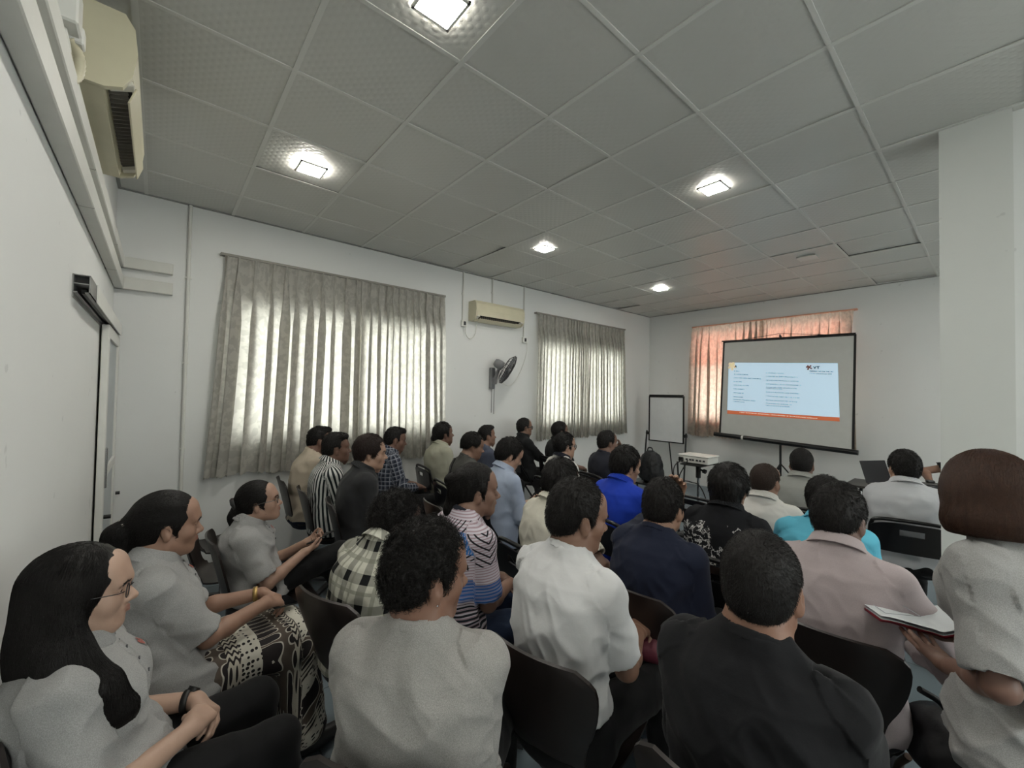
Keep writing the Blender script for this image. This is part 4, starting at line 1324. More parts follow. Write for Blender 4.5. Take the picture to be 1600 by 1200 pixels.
def person(S):
    rg = np.random.default_rng(S.get('seed', 1))
    K = make_skel(S); s = K.s; fem = K.fem
    dep = S['depth']
    hb = np.clip(dep * .0042, .0055, .015); hf = np.clip(dep * .0024, .0030, .010)
    fat = S.get('fat', 1.0)
    # place so that the crown of the head comes to its spot
    yaw = math.radians(S['yaw'])
    Rz = rotz(yaw)
    off = Rz @ V3(K.top[0], K.top[1], 0)
    root = V3(S['at'][0], S['at'][1], 0) - off
    S['_root'] = root; S['_K'] = K; S['_yaw'] = yaw
    # ------------------------------------------------ body
    hw = .052 if fem else .058
    hw *= s * S.get('neck_w', 1)
    base = K.P(.96) + V3(.022 * s, 0, 0)
    B = head_prims(K.HX, s, fem, S.get('jaw', 1.0), S.get('slim', 1.0), S.get('ears', 1.0), dep < 3.2)
    B.append(cone(K.HX((-.024, 0, -.040)), base, hw, hw * 1.02, k=.03))
    if not fem: B.append(ell(K.HX((.060, 0, -.125)), np.array((.012, .012, .014)) * s, K.HR, k=.02))
    B.append(torso_prim(K, -.016, -.05, 1.06, k=.05, fat=fat))
    fineb = [(K.hc - .135 * s, K.hc + .15 * s, hf)]
    for sg in (1, -1):
        inn = K.c875 + K.R @ V3(0, sg * .07, -.005)
        B.append(cone(inn, K.S[sg], .045 * s, .046 * s, k=.04))
        B.append(cone(K.P(1.04) + K.R @ V3(-.01, sg * .02, 0), K.S[sg] + K.R @ V3(-.012, -sg * .03, .022), .034 * s, .022 * s, k=.04))
        ar = (.041 if fem else .045) * s * S.get('arm', 1)
        B.append(cone(K.S[sg], K.E[sg], ar, ar * .80, k=.02, lab='arm'))
        mid = K.E[sg] + (K.W[sg] - K.E[sg]) * .3
        B.append(cone(K.E[sg], mid, ar * .80, ar * .83, k=.018, lab='arm'))
        B.append(cone(mid, K.W[sg], ar * .83, .0255 * s, k=.018, lab='arm'))
        hd = S.get('hands', {}).get(sg, {})
        if not hd.get('none'):
            B += hand_prims(K.W[sg], K.HD[sg], K.HN[sg], sg, s * .98, hd.get('curl', (26, 32, 20)), hd.get('spread', .06), hd.get('thumb', .5))
            hc_ = K.W[sg] + K.HD[sg] * .09 * s
            if dep < 3.3: fineb.append((hc_ - .10 * s, hc_ + .10 * s, max(hf, .0034)))
    v, f = field_mesh(B, hb, fineb)
    v, f = keep_islands(v, f)
    v = laplace(v, f, 1, .35)
    body = link_mesh('person', v, f, SKIN, None, True)
    body.location = root; body.rotation_euler = (0, 0, yaw)
    sk_ = np.array(lin(S.get('skin', '#a87a5e'))); sk_ = sk_ * .76 + sk_.mean() * .24
    tone = np.tile(sk_ * .92, (len(v), 1))
    x, y, z = v.T
    lips = [p for p in B if p.lab == 'lip']
    dl = np.min([p.f(x, y, z) for p in lips], 0)
    kf = np.clip(1 - np.abs(dl) / .004, 0, 1)[:, None] * .6
    tone = tone * (1 - kf) + np.array(lin(S.get('lip', '#8a4a45'))) * kf
    set_vec_attr(body, 'tone', tone)
    tag(body, S['label'], 'person', S.get('group'))
    # ------------------------------------------------ eyes, brows
    if dep < 3.2 and S.get('eyes', True):
        for sg in (1, -1):
            mb = MB(); c = K.HX((.0775, sg * .031, .0050))
            mb.lathe([(0, -.0105 * s), (.006 * s, -.0085 * s), (.0098 * s, -.004 * s), (.0105 * s, 0), (.0098 * s, .004 * s), (.0078 * s, .0072 * s)], c, K.HR @ V3(1, 0, 0), 16)
            eye = mb.build('eye', mat('eye_white', '#cfc8c0', .25), body)
            mb = MB(); mb.lathe([(.0078 * s, .0071 * s), (.0058 * s, .0089 * s), (0, .0106 * s)], c, K.HR @ V3(1, 0, 0), 16); mb.build('iris', mat('dark_iris', '#1c120d', .15), eye)
            n = 60
            t0 = rg.uniform(0, 1, n)
            b0 = np.stack([.0955 - .018 * t0 ** 2, sg * (.014 + .036 * t0), .0215 + .006 * np.sin(PI * t0 * .8) + rg.normal(0, .0015, n)], 1)
            d0 = np.stack([-.006 * t0, sg * .9 + 0 * t0, .45 - .8 * t0], 1)
            xg = np.linspace(.06, .13, 50)
            for r_ in range(n):
                q_ = np.array([K.HX((xx, b0[r_, 1], b0[r_, 2])) for xx in xg])
                b0[r_, 0] = xg[np.argmax(eval_prims(B[:26], *q_.T) > 0)]
            P0 = np.stack([b0, b0 + d0 * .004 + [.001, 0, 0], b0 + d0 * .008], 1)
            P0 = np.array([[K.HX(q) for q in row] for row in P0])
            vv, fv = strand_mesh('eyebrow', P0, .0011, HAIR, body)
            link_mesh('eyebrow', vv, fv, HAIR, body, True)
    # ------------------------------------------------ shirt
    sh = S['shirt']; kind = sh.get('kind', 'tee')
    ez = sh.get('ease', 1.0)
    C = [torso_prim(K, [.020 * ez, .016 * ez, .014 * ez, .010, .009, .008, .006], sh.get('hem', -.10), 1.045, k=.05, fat=fat, wid=sh.get('wid', 1))]
    if fem:
        for sg in (1, -1):
            c = K.P(.66) + K.R @ V3(.085 * s * (1 + (fat - 1) * .6), sg * .070 * s, 0)
            C.append(ell(c, np.array((.062, .068, .066)) * s, K.R, k=.06, lab='torso'))
    sl = sh.get('sleeve', .62)
    se = .012 * ez
    inner = []
    for sg in (1, -1):
        inn = K.c875 + K.R @ V3(-.004, sg * .05, -.002)
        C.append(cone(inn, K.S[sg] + V3(0, 0, .002), .056 * s, .052 * s + se * .6, k=.045, lab='torso'))
        C.append(cone(K.P(1.02) + K.R @ V3(-.012, sg * .02, 0), K.S[sg] + K.R @ V3(-.012, -sg * .03, .024), .044 * s, .030 * s, k=.04, lab='torso'))
        ar = (.041 if fem else .045) * s * S.get('arm', 1)
        if sl <= 1.0:
            E = K.S[sg] + (K.E[sg] - K.S[sg]) * sl
            C.append(fcone(K.S[sg], E, ar + .010 + se * .5, ar * .92 + .010 + se * 1.2, k=.035, lab='sleeve%d' % sg))
            dd = nrm(K.E[sg] - K.S[sg])
            inner.append(cone(E - dd * .035, E + dd * .08, ar * .90 + .006 + se * .55, op='s', k=.004))
        else:
            wend = K.E[sg] + (K.W[sg] - K.E[sg]) * (sl - 1.0)
            C.append(cone(K.S[sg], K.E[sg], ar + .010 + se * .6, ar * .85 + .012 + se * .7, k=.035, lab='sleeve%d' % sg))
            C.append(fcone(K.E[sg], wend, ar * .85 + .012 + se * .7, .031 * s + .006 + se * .3, k=.02, lab='fore%d' % sg))
            dd = nrm(K.W[sg] - K.E[sg])
            inner.append(cone(wend - dd * .02, wend + dd * .08, .031 * s + .003, op='s', k=.003))
    # neck opening: a ring that sits high at the nape and drops at the throat
    ta = K.l1 + .35 * (K.na - K.l1) + .20
    ax = nrm(V3(math.sin(ta), 0, math.cos(ta)))
    co = K.P(1.0) + V3(.006 * s, 0, -.002 if kind == 'tee' else .0)
    rn = hw * 1.06 + (.007 if kind != 'tee' else sh.get('open', .012))
    C.append(axis_ring(co, ax, lambda rho, t: np.maximum(rho - rn + .004, -.004 - t), rn, -.05, .25, .004, 's'))
    C += inner
    hs = hb
    v, f = field_mesh(C, hs, [(co - .11, co + .11, max(hf * 1.3, .0045))] if dep < 3 else [])
    v, f = keep_islands(v, f)
    v = laplace(v, f, 1, .4)
    nn = vert_normals(v, f)
    # cloth coordinates and folds
    cs, sn = math.cos(K.cy), math.sin(K.cy)
    fr = np.interp(v[:, 2], K.Z, K.ff)
    cx = np.interp(v[:, 2], K.Z, K.X); cyv = np.interp(v[:, 2], K.Z, K.Y)
    uu = .165 * np.arctan2((v[:, 1] - cyv) * cs - (v[:, 0] - cx) * sn, -((v[:, 0] - cx) * cs + (v[:, 1] - cyv) * sn))
    UV = np.stack([uu, fr * .5], 1)
    side = (v - K.c875) @ (K.R @ V3(0, 1, 0))
    onarm = np.zeros(len(v))
    for sg in (1, -1):
        for lab, a, b, o0 in (('sleeve%d' % sg, K.S[sg], K.E[sg], 0), ('fore%d' % sg, K.E[sg], K.W[sg], .275)):
            pr = [p for p in C if p.lab == lab]
            if not pr: continue
            dsl = pr[0].f(*v.T); dto = C[0].f(*v.T)
            m_ = (dsl < dto - .004) & (side * sg > .09)
            l_uv, _ = limb_uv(v, a, b)
            UV[m_] = np.stack([l_uv[m_, 0], .45 - o0 - l_uv[m_, 1]], 1); onarm[m_] = 1
    wr = sh.get('wrinkle', 1.0)
    q1 = np.stack([UV[:, 0] * 9 + UV[:, 1] * 7, UV[:, 1] * 10 - UV[:, 0] * 5, np.full(len(v), S.get('seed', 1) * 3.7)], 1)
    q2 = np.stack([UV[:, 0] * 16 - UV[:, 1] * 14, UV[:, 1] * 9 + UV[:, 0] * 6, np.full(len(v), S.get('seed', 1) * 1.9)], 1)
    ridge = lambda q: (1 - np.abs(vnoise(q)) * 2.2)
    q3 = np.stack([UV[:, 0] * 5, UV[:, 1] * 26, np.full(len(v), S.get('seed', 1) * 2.3)], 1)
    amp = np.where(onarm > 0, .7, np.interp(fr, [0, .35, .8, 1], [1.2, 1.15, .8, .25]))
    disp = wr * amp * (.0068 * ridge(q1) + .0030 * ridge(q2) - .002) + wr * onarm * .0016 * vnoise(q3)
    v = v + nn * disp[:, None]
    shirt = link_mesh('shirt', v, f, sh['mat'], body, True)
    set_vec_attr(shirt, 'cloth_uv', np.concatenate([UV, np.zeros((len(v), 1))], 1))
    # ---- collar or neck rib
    cm = sh.get('collar_mat', sh['mat'])
    if kind == 'tee':
        Q = [axis_ring(co + ax * .004, ax, lambda rho, t: np.sqrt((np.abs(rho - rn - .003)) ** 2 + (np.maximum(np.abs(t - .002 - (rho - rn) * -.8) - .008, 0)) ** 2) - .0042, rn + .02, -.03, .03, 0)]
        cname = 'neck_rib'
    else:
        h = sh.get('collar_h', .030)
        def fold(rho, t):
            a = np.abs(rho - (rn + .003)) - .0028                       # inner stand
            stand_ = np.maximum(a, np.maximum(-.012 - t, t - h))
            leaf_r = rn + .009 + .42 * (h - t)
            b = (np.abs(rho - leaf_r) - .0032) * .9
            leaf = np.maximum(b, np.maximum(-.012 - t, t - h))
            top = np.sqrt((rho - rn - .006) ** 2 + (t - h) ** 2) - .0062
            if kind == 'band': return stand_
            return np.minimum(np.minimum(stand_, leaf), top)
        Q = [axis_ring(co + ax * .002, ax, fold, rn + .03, -.02, .05, 0)]
        # open at the throat
        fw = nrm(V3(1, 0, 0) - ax * ax[0])
        thr = co + fw * (rn + .02)
        Q.append(cone(thr + ax * .06, thr - ax * .05, .030, .006, op='s', k=.002))
        cname = 'collar'
    v2, f2 = field_mesh(Q, min(max(hf * .8, .0033), .0042), pad=.002)
    if len(v2):
        v2 = laplace(v2, f2, 1, .3)
        col = link_mesh(cname, v2, f2, cm, shirt, True)
        uvw = np.stack([.1 * np.arctan2(v2[:, 1] - co[1], -(v2[:, 0] - co[0])), (v2[:, 2] - co[2]), v2[:, 2] * 0], 1)
        set_vec_attr(col, 'cloth_uv', uvw)
    if kind in ('polo', 'shirt') and dep < 3.4:
        # placket with buttons down the front
        pb = MB(); n0 = .92; n1 = .70 if kind == 'polo' else .2
        pts = []
        for q in np.linspace(n0, n1, 6):
            c = K.P(q); dirx = rotz(K.twist(q)) @ V3(1, 0, 0)
            t_ = .02
            xs = np.linspace(0, .32, 90)
            dd = eval_prims(C[:-len(inner)] if inner else C, c[0] + dirx[0] * xs, c[1] + dirx[1] * xs, c[2] + 0 * xs)
            k_ = np.argmax(dd > 0)
            pts.append(c + dirx * (xs[k_] + .002))
        rows = [[tuple(p + K.R @ V3(-.002, -.016, 0)), tuple(p + K.R @ V3(.004, -.012, 0)), tuple(p + K.R @ V3(.004, .012, 0)), tuple(p + K.R @ V3(-.002, .016, 0))] for p in pts]
        pb.grid(rows, True)
        plk = pb.build('placket', sh['mat'], shirt)
        for p in pts[1::2]:
            mb = MB(); dirx = K.R @ V3(1, 0, 0); mb.cyl(tuple(p + dirx * .003), tuple(p + dirx * .007), .005, n=10); mb.build('button', sh.get('button', mat('grey_button', '#55565a', .4)), plk)
    # ------------------------------------------------ trousers or skirt
    tr = S.get('trousers', {})
    tm = tr.get('mat') or fabric('black_trousers', '#17181b', .8, .2)
    hz = K.P(0)[2]
    Tq = [torso_prim(K, [.006, -.006, -.006, 0, 0, 0, 0], -.25, max(.12, sh.get('hem', -.1) + .12), k=.03, fat=fat)]
    if not K.stand: Tq.append(ell((-.015, 0, hz - .045), (.13, .175 * s * (1 + (fat - 1) * .5), .068), k=.05))
    if tr.get('skirt'):
        kn = [K.Kn[1], K.Kn[-1]]; km = (kn[0] + kn[1]) / 2
        for sg in (1, -1):
            Tq.append(cone(K.H[sg] + V3(0, 0, .0), K.Kn[sg] + V3(0, 0, .0), .105, .082, k=.06))
            Tq.append(cone(K.Kn[sg], K.A[sg] + V3(.02, sg * .03, .06), .082, .085, k=.06))
        Tq.append(cone(K.H[1] * .5 + K.H[-1] * .5, km, .10, .080, k=.07)); Tq.append(cone(km, (K.A[1] + K.A[-1]) / 2 + V3(.02, 0, .06), .08, .085, k=.07))
    else:
        th = S.get('thigh', 1.0) * s
        for sg in (1, -1):
            Tq.append(cone(K.H[sg], K.Kn[sg], .088 * th, .064 * th, k=.04, lab='thigh'))
            Tq.append(cone(K.Kn[sg], K.A[sg], .064 * th, .052 * th, k=.03, lab='shin'))
    v, f = field_mesh(Tq, max(hb, .007))
    v, f = keep_islands(v, f); v = laplace(v, f, 2, .4); nn = vert_normals(v, f)
    q1 = np.stack([v[:, 0] * 14, v[:, 1] * 9 + v[:, 2] * 9, v[:, 2] * 12], 1)
    v = v + nn * (.0035 * ridge(q1))[:, None]
    tro = link_mesh('skirt' if tr.get('skirt') else 'trousers', v, f, tm, body, True)
    set_vec_attr(tro, 'cloth_uv', np.stack([v[:, 0] + np.where(v[:, 0] > .42, .4 - v[:, 2], 0), v[:, 1], v[:, 2]], 1))
    # ------------------------------------------------ shoes
    for sg in (1, -1):
        a = K.A[sg]; sd_ = S.get('toe', {}).get(sg, (1, sg * .15, 0))
        fd = nrm(np.array(sd_, float))
        heel = V3(a[0], a[1], a[2] - .045) - fd * .03; toe = heel + fd * .20
        Qs = [cone(heel, toe, .036 * s, .034 * s, k=.02), cone(heel + V3(0, 0, .0), a + V3(0, 0, .02), .036 * s, .040 * s, k=.03), ell(heel + fd * .10, (.05, .043, .04), k=.03)]
        if fd[2] == 0: Qs.append(Prim(heel - .3, heel + .3, lambda x, y, z, zz=a[2] - .082: z - zz, 's', .004))
        v, f = field_mesh(Qs, .011)
        link_mesh('shoe', v, f, S.get('shoe', mat('dark_shoe', '#1b1a19', .5)), body, True)
    # ------------------------------------------------ hair
    hs_ = S['hair']; hm = hs_.get('mat', HAIR)
    HP = hair_prims(K, hs_)
    X = K.HX
    for a, b, r0, r1 in hs_.get('locks', []):
        HP.append(cone(X(a), X(b), r0 * s, r1 * s, k=hs_.get('lk', .025), lab='lock'))
    for c, r in hs_.get('lumps', []):
        HP.append(ell(X(c), np.array(r) * s, K.HR, k=hs_.get('lk', .025), lab='lock'))
    if hs_.get('trim') is not None:
        zt = X((0, 0, hs_['trim']))
        HP.append(Prim(K.hc - .5, K.hc + .5, lambda x, y, z: X.inv(x, y, z)[2] - hs_['trim'] + 0 * x, 's', .01))
    if hs_.get('face', True) and hs_.get('locks'):
        HP.append(ell(X((.088, 0, -.035)), np.array((.075, .060, .095)) * s, K.HR, op='s', k=.015))
    v, f = field_mesh(HP, max(hf * .9, .0036))
    v, f = keep_islands(v, f, .05)
    v = laplace(v, f, 2, .4)
    nn = vert_normals(v, f)
    fq = hs_.get('freq', 60); am = hs_.get('amp', .002)
    loc = (v - K.hc)
    strk = np.array(hs_.get('streak', (1, 1, .35)))
    v = v + nn * (am * vnoise(loc * fq * strk + 7 * S.get('seed', 1)) + am * .6 * vnoise(loc * fq * 2.1 * strk + 3))[:, None]
    hair = link_mesh('hair', v, f, hm, body, True)
    # strands
    near = np.clip(1.6 / dep, .12, 1.4)
    n = int(hs_.get('n', 2600) * near)
    if n > 60:
        p0 = sample_faces(v, f, n, rg)
        g = field_grad(HP, p0)
        wdt = hs_.get('w', .0008) * np.clip(dep / 1.3, .8, 3.0)
        if hs_.get('long'):
            # strands laid along the surface, falling with gravity
            steps = 9
            st = hs_.get('long') / steps
            P = [p0 + g * .001]; p = P[0]
            comb = np.array([K.HR @ np.array(hs_.get('comb', (-.5, 0, -.6)))] * n)
            for k in range(steps):
                g = field_grad(HP, p)
                zl = (p - K.hc)[:, 2]
                gw = np.clip((.06 - zl) / .10, 0, 1)[:, None]
                dr = comb * (1 - gw) + np.array([0, 0, -1.0]) * gw + np.stack([loc_ * 0 for loc_ in p.T], 1) + rg.normal(0, .10, (n, 3))
                dr = dr + np.stack([np.zeros(n), 4 * (p - K.hc)[:, 1] * (1 - gw[:, 0]), np.zeros(n)], 1)
                t_ = dr - g * (dr * g).sum(1, keepdims=True)
                t_ /= np.linalg.norm(t_, axis=1, keepdims=True) + 1e-9
                p = p + t_ * st * rg.uniform(.7, 1.2, (n, 1))
                d_ = eval_prims(HP, *p.T)[:, None]
                p = p - field_grad(HP, p) * np.clip(d_ - hs_.get('fly', .0015), -.01, .02)
                P.append(p)
            P = np.stack(P, 1)
        else:
            ln = hs_.get('len', .012) * rg.uniform(.5, 1.3, (n, 1))
            lift = hs_.get('lift', .35)
            hp = (p0 - K.hc) @ K.HR                       # head coordinates
            crown = np.array([-.05, .0, .12])
            fl = hp - crown
            flow = fl / (np.linalg.norm(fl, axis=1, keepdims=True) + 1e-9) + np.array(hs_.get('comb', (.0, 0, -.3)))
            flow = flow @ K.HR.T + rg.normal(0, hs_.get('mess', .35), (n, 3))
            t_ = flow - g * (flow * g).sum(1, keepdims=True); t_ /= np.linalg.norm(t_, axis=1, keepdims=True) + 1e-9
            if hs_.get('curl'):
                a = rg.uniform(0, 6.28, (n, 1)); b_ = np.cross(g, t_); R_ = hs_['curl'] * rg.uniform(.6, 1.4, (n, 1))
                P = []
                for k in range(7):
                    th_ = a + k * .85
                    P.append(p0 - g * .002 + g * (k / 6) * ln + (t_ * np.cos(th_) + b_ * np.sin(th_)) * R_ - (t_ * np.cos(a) + b_ * np.sin(a)) * R_)
                P = np.stack(P, 1)
            else:
                d1 = g * lift + t_ * (1 - lift); d1 /= np.linalg.norm(d1, axis=1, keepdims=True)
                d2 = g * lift * .5 + t_; d2 /= np.linalg.norm(d2, axis=1, keepdims=True)
                P = np.stack([p0 - g * .001, p0 + d1 * ln * .5, p0 + d1 * ln * .5 + d2 * ln * .5], 1)
        if not hs_.get('curl'):
            hq = (P - K.hc) @ K.HR / s
            bad = ((hq[:, :, 0] > .046) & (np.abs(hq[:, :, 1]) < .07) & (hq[:, :, 2] < hs_.get('brow', .064))).any(1)
            P = P[~bad]; wdt = wdt
        vs, fs = strand_mesh('x', P, wdt, hm, hair)
        so = link_mesh('loose_strands', vs, fs, hm, hair, True)
        so['kind'] = 'stuff'
    for c, r in hs_.get('band', []):
        mb = MB(); cc = X(c)
        axb = K.HR @ np.array(hs_.get('band_ax', (-.8, 0, -.4)))
        u_, v_, d_ = frame_of(axb)
        pts = [Vector(cc) + (u_ * math.cos(a) + v_ * math.sin(a)) * r * s * (1 + .10 * math.sin(a * 7)) for a in np.linspace(0, 2 * PI, 28, endpoint=False)]
        mb.tube(pts, hs_.get('band_t', .008), 8, True)
        mb.build('hair_tie', hs_.get('band_mat', BLACK), hair)
    # ------------------------------------------------ spectacles
    if S.get('glasses'):
        gm = S['glasses']
        mb = MB(); th = max(.0013, dep * .0008)
        for sg in (1, -1):
            cen = [(.100 - .10 * abs(sg * .032 + .024 * math.cos(a) - 0) ** 1.6 * 2, sg * .033 + .0235 * math.cos(a), .002 + .0175 * math.sin(a)) for a in np.linspace(0, 2 * PI, 24, endpoint=False)]
            mb.tube([X(p) for p in cen], th, 6, True)
            mb.tube([X(p) for p in ((.095, sg * .057, .008), (.084, sg * .073, .010), (.02, sg * .082, .012), (-.01, sg * .083, .008), (-.022, sg * .081, -.012))], th, 6)
        mb.tube([X(p) for p in ((.101, .010, .006), (.107, 0, .009), (.101, -.010, .006))], th, 6)
        gl_ = mb.build('glasses', gm, body)
        for sg in (1, -1):
            mb = MB()
            P = [X((.100 - .10 * abs(sg * .032 + .024 * math.cos(a)) ** 1.6 * 2, sg * .033 + .0235 * math.cos(a), .002 + .0175 * math.sin(a))) for a in np.linspace(0, 2 * PI, 20, endpoint=False)]
            mb.add(P, [tuple(range(20))]); mb.build('lens', LENS, gl_)
    if S.get('earring'):
        for sg in (-1,):
            mb = MB(); c = X((-.004, sg * .090, -.036)); mb.lathe([(0, -.003), (.003, 0), (0, .003)], c, (0, 0, 1), 8); mb.build('earring', CHROME, body)
    # things strapped to the wrist
    for nm, sg, mt in S.get('wrist', []):
        d = nrm(K.W[sg] - K.E[sg]); c = K.W[sg] - d * .022
        u_, v_, d_ = frame_of(d)
        mb = MB()
        r_ = .0305 * s
        rows = [[Vector(c) + d_ * o_ + (u_ * math.cos(a) + v_ * math.sin(a)) * (r_ + e_) for a in np.linspace(0, 2 * PI, 25)] for o_, e_ in ((-.009, 0), (-.009, .003), (.009, .003), (.009, 0))]
        mb.grid(rows)
        ob = mb.build(nm, mt, body)
        if nm == 'wristwatch':
            mb = MB(); up = nrm(-np.asarray(K.HN[sg])); mb.cyl(tuple(c + up * (r_ - .004)), tuple(c + up * (r_ + .008)), .017, n=18); mb.build('watch_case', BLACK, ob)
    return body
_n = Nodes('spectacle_lens')
_tr = _n.n('ShaderNodeBsdfTransparent'); _tr.inputs[0].default_value = (.95, .96, .96, 1)
_gl = _n.n('ShaderNodeBsdfGlossy'); _gl.inputs['Roughness'].default_value = .03
_mx = _n.n('ShaderNodeMixShader'); _mx.inputs[0].default_value = .05
_n.link(_tr.outputs[0], _mx.inputs[1]); _n.link(_gl.outputs[0], _mx.inputs[2]); _n.link(_mx.outputs[0], _n.out.inputs[0])
LENS = _n.m
def wpt(S, p):
    """person's own frame -> world"""
    q = rotz(S['_yaw']) @ np.asarray(p, float) + S['_root']
    return Vector(q)
# ================================================================== CHAIRS
SHELL = mat('moulded_shell', '#231d1b', .38, 0, .5, .18, 5, .1, 120, .001)
def shell_chair_mesh():
    """one-piece moulded ply shell: seat, waist and tall back; x forward"""
    prof = [(.245, .415), (.225, .438), (.16, .452), (.06, .447), (-.04, .438), (-.12, .436), (-.175, .452), (-.205, .50), (-.220, .56), (-.236, .63), (-.255, .71), (-.275, .79), (-.292, .842)]
    wid = [.165, .190, .205, .208, .200, .180, .155, .142, .152, .182, .204, .205, .150]
    P = spline([(x, 0, z) for x, z in prof], 3); W = [p.x for p in spline([(w, 0, 0) for w in wid], 3)]
    nu = 15; rows_a = []; rows_b = []
    n = len(P)
    for i, (p, w) in enumerate(zip(P, W)):
        a = P[max(i - 1, 0)]; b = P[min(i + 1, n - 1)]
        t = (b - a).normalized(); nn = Vector((t.z, 0, -t.x))     # points up on the seat, forward on the back
        if nn.z < 0 and i < n * .4: nn = -nn
        ra = []; rb = []
        for k in range(nu):
            u = -1 + 2 * k / (nu - 1)
            cup = .030 * abs(u) ** 2.4 * (1 if i > n * .45 else .35)
            tl = -.020 * max(0, (i - n * .9) / (n * .1)) * abs(u) ** 3
            q = p + nn * cup + Vector((0, u * w, tl))
            ra.append(q + nn * .005); rb.append(q - nn * .005)
        rows_a.append(ra); rows_b.append(rb)
    mb = MB()
    mb.grid(rows_a); mb.grid(rows_b, True, True)
    # closed rim
    rim_a = rows_a[0] + [r[-1] for r in rows_a[1:]] + rows_a[-1][::-1][1:] + [r[0] for r in rows_a[::-1][1:-1]]
    rim_b = rows_b[0] + [r[-1] for r in rows_b[1:]] + rows_b[-1][::-1][1:] + [r[0] for r in rows_b[::-1][1:-1]]
    m_ = len(rim_a)
    mb.add(rim_a + rim_b, [(i, (i + 1) % m_, m_ + (i + 1) % m_, m_ + i) for i in range(m_)], False)
    return mb
def make_shell_chair():
    t = thing('shell_chair', 'proto', 'chair')
    shell_chair_mesh().build('shell', SHELL, t)
    mb = MB(); mb.cyl((0, 0, .05), (0, 0, .40), .030, .026, 16); mb.build('pedestal', DGREY, t)
    mb = MB(); mb.box((0, 0, .412), (.20, .16, .02), None, .004); mb.build('seat_plate', BLACKM, t)
    for a in (PI / 4, 3 * PI / 4, 5 * PI / 4, 7 * PI / 4):
        mb = MB(); c, s_ = math.cos(a), math.sin(a)
        mb.prism([(c * .02 - s_ * .022, s_ * .02 + c * .022, .045), (c * .02 + s_ * .022, s_ * .02 - c * .022, .045), (c * .29 + s_ * .016, s_ * .29 - c * .016, .006), (c * .29 - s_ * .016, s_ * .29 + c * .016, .006)], (0, 0, .022))
        mb.build('leg', DGREY, t)
    return t
SEATPAD = mat('black_vinyl', '#1b1b1c', .45, 0, .5, .1, 8, .2, 90)
def make_folding_chair():
    t = thing('folding_chair', 'proto', 'chair')
    r = .0125
    w = .215
    # back legs and back uprights in one hoop, front legs crossing them
    hoop = spline([(-.25, -w, .80 - .11), (-.262, -w * .96, .765), (-.27, -w * .80, .800), (-.272, 0, .808), (-.27, w * .80, .800), (-.262, w * .96, .765), (-.25, w, .80 - .11)], 6)
    mb = MB(); mb.tube([(.20, -w, .012), (-.05, -w, .38)] + hoop + [(-.05, w, .38), (.20, w, .012)], r, 10); mb.build('front_frame', BLACKM, t)
    for sg in (-1, 1):
        mb = MB(); mb.tube([(-.30, sg * (w - .028), .012), (.05, sg * (w - .028), .40), (.16, sg * (w - .028), .445)], r * .9, 10); mb.build('leg', BLACKM, t)
    mb = MB(); mb.tube([(.165, -w, .065), (.165, w, .065)], .008); mb.tube([(-.262, -w + .03, .055), (-.262, w - .03, .055)], .008); mb.build('stretcher', BLACKM, t)
    mb = MB(); mb.box((.01, 0, .440), (.40, .385, .035), None, .012); mb.build('seat', SEATPAD, t)
    # back panel with a hand slot
    rows = []
    us = np.linspace(-1, 1, 21); vs = np.linspace(0, 1, 11)
    mb = MB()
    def bp(u, v, o): return (-.243 - .026 * v - .022 * (1 - u * u) + o, u * (w - .006), .585 + v * (.205 - .03 * abs(u) ** 4))
    for i in range(20):
        for j in range(10):
            uc, vc = (us[i] + us[i + 1]) / 2, (vs[j] + vs[j + 1]) / 2
            if abs(uc) < .32 and .62 < vc < .82: continue
            P = [bp(us[i], vs[j], 0), bp(us[i + 1], vs[j], 0), bp(us[i + 1], vs[j + 1], 0), bp(us[i], vs[j + 1], 0)]
            Q = [bp(us[i], vs[j], -.012), bp(us[i + 1], vs[j], -.012), bp(us[i + 1], vs[j + 1], -.012), bp(us[i], vs[j + 1], -.012)]
            mb.add(P, [(0, 1, 2, 3)], True); mb.add(Q, [(3, 2, 1, 0)], True)
            for (du, dv), (a, b) in (((-1, 0), (0, 3)), ((1, 0), (1, 2)), ((0, -1), (0, 1)), ((0, 1), (3, 2))):
                i2, j2 = i + du, j + dv
                edge = i2 < 0 or i2 > 19 or j2 < 0 or j2 > 9
                if not edge:
                    uc, vc = (us[i2] + us[i2 + 1]) / 2, (vs[j2] + vs[j2 + 1]) / 2
                    edge = abs(uc) < .32 and .62 < vc < .82
                if edge: mb.add([P[a], P[b], Q[b], Q[a]], [(0, 1, 2, 3)])
    mb.build('backrest', mat('black_enamel_panel', '#131316', .28), t)
    return t
_proto = {}
def place_chair(kind, x, y, rz, label, group):
    if kind not in _proto:
        o = _proto[kind] = make_shell_chair() if kind == 'shell' else make_folding_chair()
    else:
        o = copy_tree(_proto[kind])
    o.location = (x, y, 0); o.rotation_euler = (0, 0, rz)
    o['label'] = label; o['category'] = 'chair'; o['group'] = group
    return o
